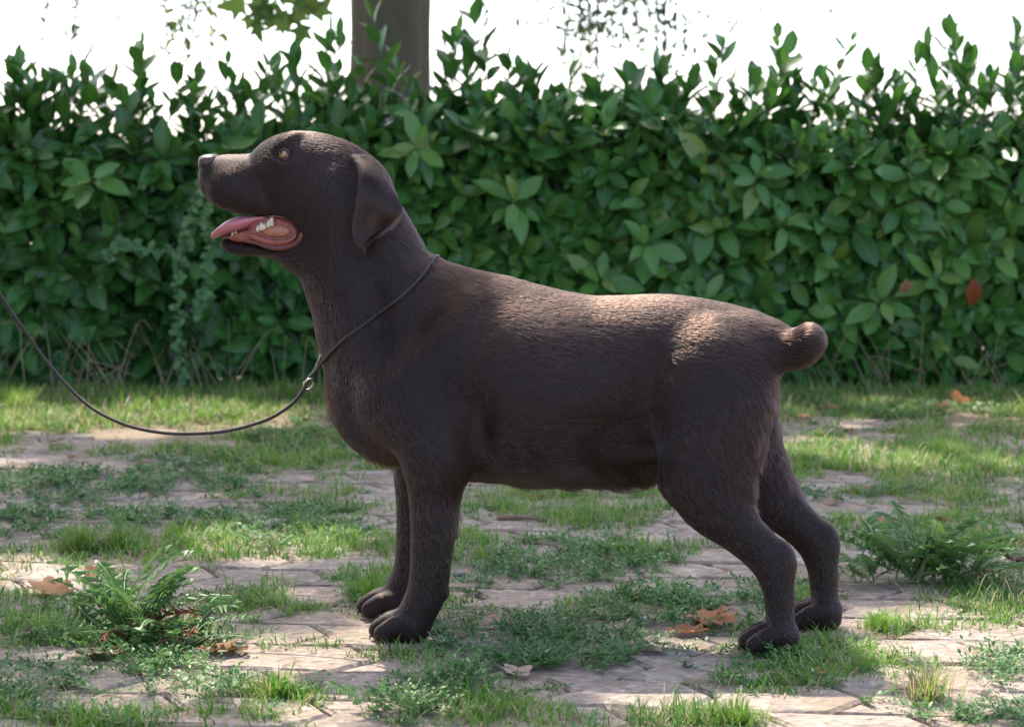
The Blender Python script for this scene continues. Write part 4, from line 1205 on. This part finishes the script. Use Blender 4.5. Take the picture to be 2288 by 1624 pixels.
# claws
for (cu, w, z) in CLAWS:
    link('claw', tube_mesh('dog_claw', [(cu + .009, w, z + .002), (cu + .003, w, z + .001), (cu - .0005, w, z - .004), (cu - .002, w, z - .008)], [.0030, .0028, .0020, .0006], 7), M_CLAW, dog)

# ---- coat
FLOW = [(520, 350, 1, -.1), (600, 420, 1, .35), (480, 450, .6, .8), (750, 300, 1, .1), (720, 450, 1, .5), (700, 540, .7, .5), (560, 560, .9, .3), (800, 500, .6, .9), (850, 620, .45, .9), (930, 520, .6, .8), (700, 680, .25, 1),
        (760, 860, .15, 1), (780, 930, .5, .8), (900, 800, .35, .95), (1000, 620, .8, .55), (1100, 640, 1, .35), (1250, 670, 1, .16), (1400, 680, 1, .10), (1550, 690, 1, .2), (1050, 800, .8, .6), (1250, 850, 1, .42), (1150, 950, .9, .5),
        (1250, 1040, 1, .35), (1390, 950, .9, .5), (1360, 1060, .7, .8), (1430, 1060, .3, 1), (1640, 730, .95, .45), (1560, 820, .75, .7), (1600, 930, .45, .9), (1700, 900, .25, 1), (1560, 1060, .55, .85), (1640, 1180, .75, .7),
        (1740, 1260, .3, 1), (1745, 1360, .02, 1), (1830, 1300, .02, 1), (1690, 1440, -.8, .5), (960, 1100, .12, 1), (965, 1250, .05, 1), (890, 1200, .0, 1), (870, 1405, -.8, .5), (930, 1390, -.2, 1), (1000, 1020, .4, .95), (1700, 740, .9, .35), (1780, 775, 1, -.1), (1760, 1100, .4, .9), (1740, 980, .2, 1)]
FLU = np.array([dog_pt(a, b) for a, b, c, d in FLOW]); FLD = np.array([(c, 0, -d) for a, b, c, d in FLOW], float)
FLD /= np.linalg.norm(FLD, axis=1)[:, None]
# longer hair: px, py, radius(px), length
LEN = [(1290, 1085, 60, .022), (1370, 1085, 40, .026), (1440, 1090, 30, .013), (1735, 950, 90, .020), (1750, 1080, 60, .017), (1030, 1120, 60, .013), (752, 915, 45, .020), (850, 1030, 40, .014), (1680, 720, 60, .017), (930, 640, 110, .0145), (1780, 790, 70, .014), (1690, 1080, 40, .014), (960, 1410, 25, .011), (900, 590, 100, .014), (1150, 640, 140, .0145), (1770, 1430, 25, .010)]
LENU = np.array([dog_pt(a, b) for a, b, c, d in LEN])

def tri_sample(V, Q, n, rng):
    T = np.concatenate([Q[:, [0, 1, 2]], Q[:, [0, 2, 3]]])
    a, b, c = V[T[:, 0]], V[T[:, 1]], V[T[:, 2]]
    N = np.cross(b - a, c - a); A = np.linalg.norm(N, axis=1)
    i = rng.choice(len(T), n, p=A / A.sum())
    r1, r2 = np.sqrt(rng.random(n)), rng.random(n)
    P = a[i] * (1 - r1)[:, None] + b[i] * (r1 * (1 - r2))[:, None] + c[i] * (r1 * r2)[:, None]
    return P, i, T

def vert_normals(V, Q):
    N = np.zeros_like(V)
    fn = np.cross(V[Q[:, 2]] - V[Q[:, 0]], V[Q[:, 3]] - V[Q[:, 1]])
    for k in range(4):
        for ax in range(3): N[:, ax] += np.bincount(Q[:, k], fn[:, ax], len(V))
    return N / (np.linalg.norm(N, axis=1)[:, None] + 1e-12)

def noise3(P, s, seed):
    a = vnoise(P[:, 0] * s + seed, P[:, 2] * s + 3.7 * seed) + vnoise(P[:, 2] * s + 7 * seed, P[:, 1] * s * 1.3 + seed)
    return a - 1.0

def grow(name, V, Q, count, rng, scale=1.0, down=None, r0=.00022, stand=0.0):
    VN = vert_normals(V, Q)
    P, ti, T = tri_sample(V, Q, count, rng)
    t = T[ti]
    N = VN[t[:, 0]] + VN[t[:, 1]] + VN[t[:, 2]]; N /= np.linalg.norm(N, axis=1)[:, None] + 1e-12
    # not on the mouth's cut faces or the soles
    uz = P[:, [0, 2]]
    keep = P[:, 2] > .006
    if down is None:
        mi = np.array([head_pt(x, y) for x, y in MOUTH])
        near = np.zeros(len(P), bool)
        ins = np.zeros(len(P), bool); dd = np.full(len(P), 9.0)
        for a, b in zip(mi, np.roll(mi, -1, 0)):
            e = b - a; k = np.clip(((uz - a) @ e) / (e @ e), 0, 1)
            dd = np.minimum(dd, np.linalg.norm(uz - a - k[:, None] * e, axis=1))
            ins ^= ((a[1] > uz[:, 1]) != (b[1] > uz[:, 1])) & (uz[:, 0] < (b[0] - a[0]) * (uz[:, 1] - a[1]) / (b[1] - a[1] + 1e-12) + a[0])
        keep &= ~(ins | (dd < .004))
        e = np.array(head_pt(842, 338, -.05)); keep &= ~(((np.abs((uz[:, 0] - e[0]) / .013) ** 2 + np.abs((uz[:, 1] - e[1]) / .009) ** 2) < 1))
        e = np.array(head_pt(262, 425)); keep &= ~(((np.abs((uz[:, 0] - e[0]) / .017) ** 2 + np.abs((uz[:, 1] - e[1]) / .017) ** 2) < 1))
    P, N = P[keep], N[keep]; uz = P[:, [0, 2]]; n = len(P)
    if down is None:
        d2 = ((uz[:, None] - FLU[None]) ** 2).sum(2) + 1e-5
        W = 1 / d2 ** 1.6
        D = (W @ FLD) / W.sum(1)[:, None]
    else:
        D = np.tile(np.array(down, float), (n, 1))
    ang = .28 * noise3(P, 22, 1.3) + .30 * noise3(P, 70, 5.1) + rng.normal(0, .10, n)
    ca, sa = np.cos(ang), np.sin(ang)
    D = np.stack([D[:, 0] * ca - D[:, 2] * sa, D[:, 1] + .10 * np.sign(P[:, 1]) * 0, D[:, 0] * sa + D[:, 2] * ca], 1)
    D = D - N * (D * N).sum(1)[:, None]; D /= np.linalg.norm(D, axis=1)[:, None] + 1e-9
    px = uz
    base = np.full(n, .011)
    base = np.where(uz[:, 0] < head_pt(1250, 500)[0], .0055, base)
    base = np.where(uz[:, 1] < .20, .0065, base)
    base = np.where((uz[:, 0] < head_pt(700, 500)[0]), .0038, base)
    base = np.where(uz[:, 1] < .05, .0050, base)
    for (a, b, c, L), q_ in zip(LEN, LENU):
        k = np.exp(-((uz - q_) ** 2).sum(1) / (c / 1447) ** 2)
        base = base + (L - base) * k * (L > base)
    Ln = base * scale * rng.uniform(.65, 1.15, n)
    if stand: Ln = Ln * np.clip(.75 + 1.2 * noise3(P, 75, 4.4), .35, 1.6)
    lift = .20 + stand * rng.random(n) + .14 * rng.random(n) + .16 * np.clip(noise3(P, 55, 2.2), 0, 1)
    K = 4
    S = np.linspace(0, 1, K)
    pts = np.zeros((n, K, 3), np.float32)
    for i, s in enumerate(S):
        pts[:, i] = P + Ln[:, None] * (D * s + N * (lift * s * (1 - .55 * s))[:, None]) - N * .0003
    hc = bpy.data.hair_curves.new(name)
    hc.add_curves([K] * n)
    hc.points.foreach_set('position', pts.ravel()) if hasattr(hc.points, 'foreach_set') else None
    hc.attributes['position'].data.foreach_set('vector', pts.ravel())
    rad = np.tile(np.array([1, .95, .7, .15], np.float32) * r0, (n, 1)) * rng.uniform(.7, 1.2, n)[:, None]
    at = hc.attributes.get('radius') or hc.attributes.new('radius', 'FLOAT', 'POINT')
    at.data.foreach_set('value', rad.astype(np.float32).ravel())
    hc.materials.append(M_FUR)
    o = bpy.data.objects.new('coat', hc); COL.objects.link(o)
    return o

rng = np.random.default_rng(5)
coat = grow('dog_coat', DV, DQ, 240000, rng); coat.parent = dog; tag(coat, kind='stuff')
c2 = grow('dog_ear_coat', EARV, EARQ if True else EARQ, 16000, rng, .8, (.10, 0, -1)); c2.name = 'ear_coat'; c2.parent = dog; tag(c2, kind='stuff')
c3 = grow('dog_ear_coat', EARV2, EARQ2, 9000, rng, .8, (.10, 0, -1)); c3.name = 'ear_coat'; c3.parent = dog; tag(c3, kind='stuff')
# feathering: longer hair standing off the belly, breast and the back of the thighs
cen = DV[DQ].mean(1)
near_ = np.zeros(len(DQ), bool)
for x, y, r in ((1180, 1080, 60), (1240, 1080, 60), (1300, 1085, 60), (1365, 1085, 50), (1430, 1088, 45), (1738, 900, 60), (1738, 960, 70), (1745, 1040, 60), (1765, 1110, 50), (1695, 1080, 45), (1030, 1110, 50), (1022, 1190, 40), (850, 1020, 40), (752, 912, 24)):
    q_ = np.array(dog_pt(x, y)); near_ |= ((cen[:, [0, 2]] - q_) ** 2).sum(1) < (r / 1447) ** 2
fe = grow('dog_feathering', DV, DQ[near_], 13000, rng, 1.15, None, .00028, .80); fe.name = 'feathering'; fe.parent = dog; tag(fe, kind='stuff')
# ================================================================ the show lead
def skin_w(u, z, side):
    """half width of the dog at (u, z): scan inwards from outside"""
    i = min(NX - 1, max(0, int(round((u - LO[0]) / H)))); k = min(NZ - 1, max(0, int(round((z - LO[2]) / H))))
    col = BODY[i, :, k]
    ins = np.nonzero(col < 0)[0]
    if not len(ins): return None
    return GY[ins[0]] if side < 0 else GY[ins[-1]]
def on_skin(px, py, side, off=.0045):
    w = side * .08
    for _ in range(6):
        u, z = dog_pt(px, py, w)
        s = skin_w(u, z, side)
        if s is None: return (*[dog_pt(px, py, -.03)[0]], -.03, dog_pt(px, py, -.03)[1])
        w = s + side * off
    return (u, w, z)
ru, rz_ = dog_pt(690, 850, -.02)
RING = np.array((ru, -.02, rz_))
def skin_top(u, w):
    i = min(NX - 1, max(0, int(round((u - LO[0]) / H)))); j = min(NY - 1, max(0, int(round((w - LO[1]) / H))))
    ins = np.nonzero(BODY[i, j, :] < 0)[0]
    return GZ[ins[-1]] if len(ins) else 0.0
near = [tuple(on_skin(x, y, -1)) for x, y in ((716, 814), (726, 802), (736, 790), (752, 774), (772, 755), (800, 735), (840, 705), (880, 676), (915, 646), (940, 620), (954, 602), (963, 588))]
tu, tz = dog_pt(977, 562, 0)
top = [(tu - .001 * abs(k), k * .012, skin_top(tu - .001 * abs(k), k * .012) + .0045) for k in (-3, -2, -1, 0, 1, 2, 3)]
far = [(p[0] - .008, -p[1] * .96, p[2]) for p in reversed(near)]
b = dog_pt(704, 831, -.026)
path = [tuple(RING + (.0, -.003, .004)), (b[0], -.026, b[1])] + near + top + far
a = dog_pt(722, 780, .02); b = dog_pt(706, 822, -.008)
path += [(a[0], .025, a[1]), (b[0], -.008, b[1]), tuple(RING + (-.001, .003, .004))]
line = [tuple(RING + (0, 0, .003))]
for x, y, w in ((672, 880, -.022), (640, 912, -.025), (590, 940, -.03), (510, 962, -.035), (430, 969, -.04), (350, 965, -.045), (270, 945, -.05), (190, 900, -.055), (110, 815, -.06), (60, 745, -.065), (20, 688, -.07), (-30, 610, -.075), (-110, 500, -.08), (-220, 370, -.085)):
    u, z = dog_pt(x, y, w); line.append((u, w, z))
lead = tag(empty('dog_lead', DOG_O, -DOG_YAW), 'thin dark braided lead looped round the neck of the dog and hanging slack', 'lead')
t = NT('braided_cord')
wv = t.n('ShaderNodeTexWave', {'Scale': 120.0, 'Distortion': 1.5, 'Vector': t.coord('Object')})
M_CORD = t.done(t.bsdf(Base_Color=t.mix(wv.outputs['Fac'], (.022, .016, .013), (.070, .052, .044)), Roughness=.5, Specular_IOR_Level=.4, Normal=t.bump(wv.outputs['Fac'], .5, .002)))
link('neck_loop', tube_mesh('lead_loop', catmull(path, 6), .0026, 8), M_CORD, lead)
link('cord', tube_mesh('lead_cord', catmull(line, 10), .0028, 8), M_CORD, lead)
th = np.linspace(0, 2 * np.pi, 25)
M_RING = simple_mat('ring_steel', (.62, .58, .50), .22, .5, metal=1.0)
ax1, ax2 = np.array((.35, -.55, .75)), np.array((.80, .55, .1))
ax1 /= np.linalg.norm(ax1); ax2 -= ax1 * (ax1 @ ax2); ax2 /= np.linalg.norm(ax2)
link('ring', tube_mesh('lead_ring', [RING + (0, -.004, -.006) + ax1 * .0125 * math.cos(a) + ax2 * .0085 * math.sin(a) for a in th], .0017, 8), M_RING, lead)
# ================================================================ dandelions, tufts, fallen leaves
t = NT('dandelion_leaf')
tc_ = t.attr('rib')
c = t.mix(t.noise(60, 3), (.075, .190, .036), (.135, .290, .055)); c = t.mix(tc_, c, (.22, .30, .14))
M_DANDY = t.leafy(c, .45, .32, spec=.4)
M_DANDY_OLD = None
t = NT('dandelion_old_leaf'); M_DANDY_OLD = t.leafy(t.mix(t.noise(60, 3), (.20, .05, .04), (.34, .13, .05)), .6, .25, spec=.3)
def dandelion_leaf(seed, L=1.0):
    """jagged leaf along +x arching up and over; unit length"""
    r = random.Random(seed); V = []; T = []; rib = []
    m = 9; arch = r.uniform(.15, .55)
    spine = []
    for i in range(m + 1):
        f = i / m
        spine.append((f, .04 * math.sin(f * 5 + seed), arch * math.sin(f * math.pi * .75) * .55))
    for i, p in enumerate(spine):
        w = .012 + .012 * (1 - i / m); V += [(p[0], p[1] - w, p[2]), (p[0], p[1], p[2] + .006), (p[0], p[1] + w, p[2])]; rib += [.5, 1, .5]
    for i in range(m):
        a = i * 3
        T += [(a, a + 3, a + 4), (a, a + 4, a + 1), (a + 1, a + 4, a + 5), (a + 1, a + 5, a + 2)]
    for i in range(2, m):
        f = i / m
        w = (.040 + .155 * math.sin(min(1, f * 1.05) * math.pi * .8) ** 1.2) * r.uniform(.6, 1.25)
        for s, e in ((-1, 0), (1, 2)):
            k = len(V); p0, p1 = V[i * 3 + e], V[min(m, i + 1) * 3 + e]
            V += [(f - .07 * r.uniform(.2, 1.1), p0[1] + s * w, p0[2] + r.uniform(-.04, .05)), (f + .060, p0[1] + s * w * .26, p0[2] + .012)]; rib += [0, 0]
            T += [(i * 3 + e, k, k + 1), (i * 3 + e, k + 1, min(m, i + 1) * 3 + e)] if s > 0 else [(i * 3 + e, k + 1, k), (i * 3 + e, min(m, i + 1) * 3 + e, k + 1)]
    k = len(V); tip = spine[-1]
    V += [(tip[0] + .05, tip[1], tip[2] - .03), (tip[0] - .03, tip[1] - .075, tip[2] - .02), (tip[0] - .03, tip[1] + .075, tip[2] - .02)]; rib += [.2, 0, 0]
    T += [(m * 3, k + 1, k), (m * 3, k, m * 3 + 1), (m * 3 + 1, k, m * 3 + 2), (m * 3 + 2, k, k + 2)]
    me = mesh_np('dandelion_leaf', np.array(V), [np.array(T)], True, {'rib': np.array(rib)})
    return me
DL = [dandelion_leaf(s) for s in range(8)]
for m_ in DL: m_.materials.append(M_DANDY)
DLO = [dandelion_leaf(s + 20) for s in range(3)]
for m_ in DLO: m_.materials.append(M_DANDY_OLD)
def dandelion(px, py, n, size, label, up=(.25, 1.0), old=2):
    g = on_ground(px, py)
    pl = tag(empty('dandelion', (g.x, g.y, 0)), label, 'weed', 'broad jagged weeds in the paving')
    for k in range(n):
        isold = k < old
        o = link('leaf', random.choice(DLO if isold else DL), None, pl)
        s = size * random.uniform(.6, 1.1) * (.7 if isold else 1)
        el = random.uniform(.0, .12) if isold else random.uniform(*up)
        o.location = (random.gauss(0, .012), random.gauss(0, .012), .006)
        o.rotation_euler = (random.gauss(0, .35), -el, k * 2.4 + random.gauss(0, .3)); o.scale = (s, s * random.uniform(.8, 1.1), s)
    return pl
dandelion(300, 1432, 36, .165, 'bushy dandelion with upright jagged leaves left of the forepaws', (.08, .95), 4)
dandelion(400, 1450, 12, .13, 'lower dandelion rosette with reddish old leaves beside the bushy dandelion', (.05, .5), 4)
dandelion(2035, 1300, 26, .18, 'large dandelion with long arching stalks behind the hind paws', (.12, .7), 1)
dandelion(2150, 1310, 26, .13, 'spreading dandelion clump with bluish green leaves right of the hind paws', (.1, .7), 1)
dandelion(1930, 1305, 14, .10, 'small dandelion close behind the far hind leg', (.1, .7), 1)
dandelion(2265, 1225, 9, .08, 'small dandelion rosette by dark clod near the right weeds', (.1, .7), 1)
dandelion(1830, 870, 16, .16, 'pale grey green thistle-like weed at the hedge foot under the tail', (.2, .9), 0)
dandelion(600, 1225, 12, .07, 'flat dandelion rosette on the bare pavers ahead of the dog', (.0, .35), 1)
dandelion(820, 1590, 9, .05, 'tiny pale green rosette between the front pavers', (.1, .5), 0)

# ---- grass tufts that stand alone
def tuft(px, py, n, h, sp, tone, label, dry=.25):
    g = on_ground(px, py); r = np.abs(RNG.normal(0, sp, n)); a = RNG.uniform(0, 6.28, n)
    root = np.c_[r * np.cos(a) * .5, r * np.sin(a) * .5, np.full(n, -.004)]
    V, q, tr, rn = blades(root, a + RNG.normal(0, .4, n), RNG.uniform(.05, .95, n), h * RNG.uniform(.45, 1.1, n), RNG.uniform(.0011, .0022, n), np.where(RNG.random(n) < dry, RNG.uniform(.88, 1, n), np.clip(RNG.normal(tone, .12, n), 0, .8)))
    o = link('grass_tuft', mesh_np('grass_tuft', V, [q, tr], True, {'rnd': rn}), M_GRASS); o.location = (g.x, g.y, 0)
    tag(o, label, 'grass tuft', 'grass tufts in the paving')
tuft(180, 1235, 420, .085, .035, .30, 'tall grass tuft with brown dry base on the left pavers', .35)
tuft(262, 1225, 260, .070, .035, .35, 'grass tuft with bent shiny blades beside the brown based tuft', .2)
tuft(1965, 1402, 300, .045, .03, .62, 'bright yellow green grass tuft behind the near hind paw', .05)
tuft(610, 1552, 330, .050, .032, .40, 'low spreading grass tuft in front of the forepaws', .2)
tuft(830, 1330, 300, .060, .04, .50, 'fresh green grass tuft beside the far forepaw', .1)
tuft(1640, 1615, 360, .050, .035, .66, 'yellow green grass tuft with dark seed heads in the front pavers', .1)
tuft(40, 915, 300, .12, .06, .72, 'long sunlit yellow green grass tuft near the hedge below the lead', .1)
tuft(2070, 1560, 260, .075, .04, .80, 'thin straw coloured seeding grass tuft on the right pavers', .6)
tuft(2110, 1020, 380, .075, .05, .60, 'broad light green grass tuft on the far right pavers', .1)

# ---- fallen leaves
t = NT('fallen_leaf_brown'); M_FL_BROWN = t.leafy(t.mix(t.noise(45, 5), (.22, .105, .045), (.36, .20, .10)), .7, .25, spec=.2)
t = NT('fallen_leaf_orange'); M_FL_ORANGE = t.leafy(t.mix(t.noise(45, 5), (.36, .15, .065), (.52, .26, .14)), .7, .25, spec=.2)
t = NT('fallen_leaf_pale'); M_FL_PALE = t.leafy(t.mix(t.noise(45, 5), (.44, .30, .22), (.60, .44, .34)), .7, .25, spec=.2)
t = NT('fallen_leaf_dark'); M_FL_DARK = t.leafy(t.mix(t.noise(45, 5), (.09, .05, .035), (.17, .10, .07)), .75, .15, spec=.2)
def fallen_mesh(seed, lobes, curl, rough=.10):
    """dry leaf: lobed outline filled with rings, curled and crumpled"""
    r = np.random.default_rng(seed); n = 36; V = [(0, 0, 0)]
    th = np.linspace(-np.pi, np.pi, n, endpoint=False)
    rad = .30 + .16 * np.abs(np.cos(th * lobes / 2)) ** 1.5 + .05 * r.random(n) + .06 * np.cos(th)
    for f in (.33, .66, 1.0):
        for a, q_ in zip(th, rad):
            x, y = f * q_ * math.cos(a) * 1.25, f * q_ * math.sin(a)
            V.append((x, y, 0))
    V = np.array(V)
    ph = r.uniform(0, 6, 4)
    V[:, 2] = curl * (V[:, 1] ** 2 * 2.2 + V[:, 0] ** 2 * .7 * r.uniform(.2, 1.2)) + rough * (np.sin(V[:, 0] * 17 + ph[0]) * np.sin(V[:, 1] * 15 + ph[1])) * .6 + rough * .4 * np.sin(V[:, 0] * 31 + V[:, 1] * 27 + ph[2])
    V[:, 2] -= V[:, 2].min()
    T = [(0, 1 + j, 1 + (j + 1) % n) for j in range(n)]
    Q = [(1 + k * n + j, 1 + (k + 1) * n + j, 1 + (k + 1) * n + (j + 1) % n, 1 + k * n + (j + 1) % n) for k in (0, 1) for j in range(n)]
    V = np.vstack([V, [(-.42, .012, .02), (-.42, -.012, .02), (-.75, .008, .05), (-.75, -.008, .05)]]); k = len(V)
    Q.append((k - 4, k - 3, k - 1, k - 2))
    return mesh_np('fallen_leaf', V, [np.array(T), np.array(Q)])
FALL = [(118, 1326, .085, 7, .5, .06, 'BROWN', 'curled brown leaf with scalloped edge flat on the left pavers'), (208, 1296, .060, 5, .9, .10, 'BROWN', 'brown leaf standing on edge beside the scalloped leaf'),
        (1150, 1512, .055, 4, .8, .08, 'PALE', 'pale pinkish curled leaf on the pavers in front of the centre mat'), (1600, 1402, .095, 7, .6, .16, 'ORANGE', 'large crumpled orange brown leaf ahead of the near hind paw'),
        (1545, 1420, .060, 6, .6, .14, 'ORANGE', 'smaller crumpled orange leaf touching the large crumpled leaf'), (1452, 1458, .045, 5, .4, .10, 'PALE', 'flat pale tan leaf near the crumpled orange leaves'), (1338, 1380, .035, 3, 1.4, .1, 'PALE', 'small rolled greyish pink leaf beside weeds under the belly'),
        (490, 1462, .070, 6, .5, .14, 'BROWN', 'reddish brown leaf under the dandelion tips'), (215, 1470, .075, 6, .4, .14, 'DARK', 'dark purple brown leaf under the bushy dandelion'), (85, 1425, .045, 5, .8, .12, 'DARK', 'dark curled leaf left of the bushy dandelion'), (455, 1435, .040, 5, .8, .1, 'BROWN', 'small rust leaf caught between dandelion leaves'),
        (352, 1378, .032, 5, .9, .1, 'PALE', 'pale dry leaf lying on top of the dandelion'), (1852, 918, .085, 4, .7, .10, 'ORANGE', 'folded orange pink leaf in the verge under the tail'), (1795, 935, .05, 5, .5, .1, 'ORANGE', 'small orange leaf left of the folded orange leaf'), (2140, 905, .085, 5, 1.0, .12, 'ORANGE', 'upright orange leaf at the hedge foot on the right'),
        (2105, 918, .06, 5, .8, .12, 'BROWN', 'brown curled leaf beside the upright orange leaf'), (1900, 968, .055, 5, .5, .1, 'BROWN', 'brown leaf in the grass behind the rump'), (1920, 1100, .065, 4, .7, .1, 'BROWN', 'brown leaf on the bare pavers behind the far hock'), (1860, 1128, .04, 4, .5, .1, 'ORANGE', 'small orange leaf near the far hock'),
        (1985, 1172, .050, 5, .9, .1, 'ORANGE', 'rounded orange leaf left of the arching stalks'), (2100, 1170, .055, 3, .8, .08, 'BROWN', 'narrow brown leaf on bare pavers above the arching stalks'), (2265, 1262, .060, 5, .8, .2, 'DARK', 'black wet clump of leaf at the right edge'), (2200, 1055, .05, 5, .6, .2, 'DARK', 'dark crumpled leaf on the far right pavers'),
        (120, 992, .05, 5, .6, .1, 'BROWN', 'brown leaf in the grass below the lead on the left'), (325, 1045, .05, 4, .6, .12, 'BROWN', 'red brown leaf on the bare strip under the lead'), (160, 1028, .03, 4, .6, .1, 'ORANGE', 'tiny orange leaf left of the knotgrass strip'), (600, 985, .06, 5, .6, .14, 'PALE', 'pale pink leaf in the grass below the lead ring'), (680, 945, .05, 5, .8, .12, 'DARK', 'dark brown leaf in the grass in front of the chest'),
        (900, 870, .05, 5, .7, .1, 'BROWN', 'brown leaf at the hedge foot behind the chest'), (690, 1075, .045, 4, .3, .06, 'PALE', 'whitish leaf scrap on the bare pavers ahead of the chest'), (1400, 1310, .035, 4, .6, .1, 'BROWN', 'small brown leaf at the edge of the middle mat'), (1880, 1330, .030, 4, .9, .1, 'DARK', 'small purple leaf touching the far hind paw'), (1830, 1508, .030, 3, .3, .06, 'ORANGE', 'small yellow orange leaf right of the near hind paw'), (1990, 1545, .030, 4, .2, .05, 'PALE', 'white leaf scrap pressed on the right front pavers'), (2225, 965, .05, 5, .6, .1, 'PALE', 'pale dry leaf in the far right grass'), (1200, 1115, .04, 4, .6, .1, 'BROWN', 'brown leaf on the pavers below the belly')]
MATS = dict(BROWN=M_FL_BROWN, ORANGE=M_FL_ORANGE, PALE=M_FL_PALE, DARK=M_FL_DARK)
for k, (px, py, sz, lob, curl, rgh, mt, label) in enumerate(FALL):
    g = on_ground(px, py)
    o = link('fallen_leaf', fallen_mesh(k, lob, curl, rgh), MATS[mt])
    o.location = (g.x, g.y, .006); o.scale = (sz * .92, sz * .92, sz * .42)
    o.rotation_euler = (random.gauss(0, .12), random.gauss(0, .12) - (.7 if k == 1 or 'upright' in label else 0), random.uniform(0, 6.28))
    tag(o, label, 'leaf', 'fallen leaves')
# ---- stick
a, b = on_ground(1110, 1164), on_ground(1225, 1166)
P = catmull([a + Vector((0, 0, .006)), a.lerp(b, .35) + Vector((0, .006, .008)), a.lerp(b, .7) + Vector((0, -.004, .009)), b + Vector((0, 0, .006))], 5)
st = link('stick', tube_mesh('stick', P, np.interp(np.linspace(0, 1, len(P)), [0, .05, .4, 1], [.004, .0065, .0055, .003]), 8), simple_mat('stick_wood', (.26, .17, .11), .8, .2, var=.5, scale=60))
tag(st, 'short broken brown stick lying on the pavers behind the forelegs', 'stick')
a, b = on_ground(1005, 1288), on_ground(1050, 1282)
st = link('stone', mesh_np('stone', *(lambda V, q: (V * (1 + .12 * np.sin(V[:, :1] * 900)), q))(*ellipsoid((0, 0, 0), (.013, .009, .006), 12, 8))), simple_mat('stone_grey', (.34, .30, .26), .8, .3, var=.3, scale=80))
st.location = (a.x + .015, a.y, .006); tag(st, 'small grey stone in the grass right behind the near foreleg', 'stone')
g = on_ground(1440, 1392)
st = link('pebble', mesh_np('pebble', *ellipsoid((0, 0, 0), (.008, .007, .006), 12, 8)), simple_mat('pebble_white', (.62, .56, .52), .7, .3, var=.2, scale=80))
st.location = (g.x, g.y, .006); tag(st, 'tiny whitish pebble by the mat under the belly', 'pebble')
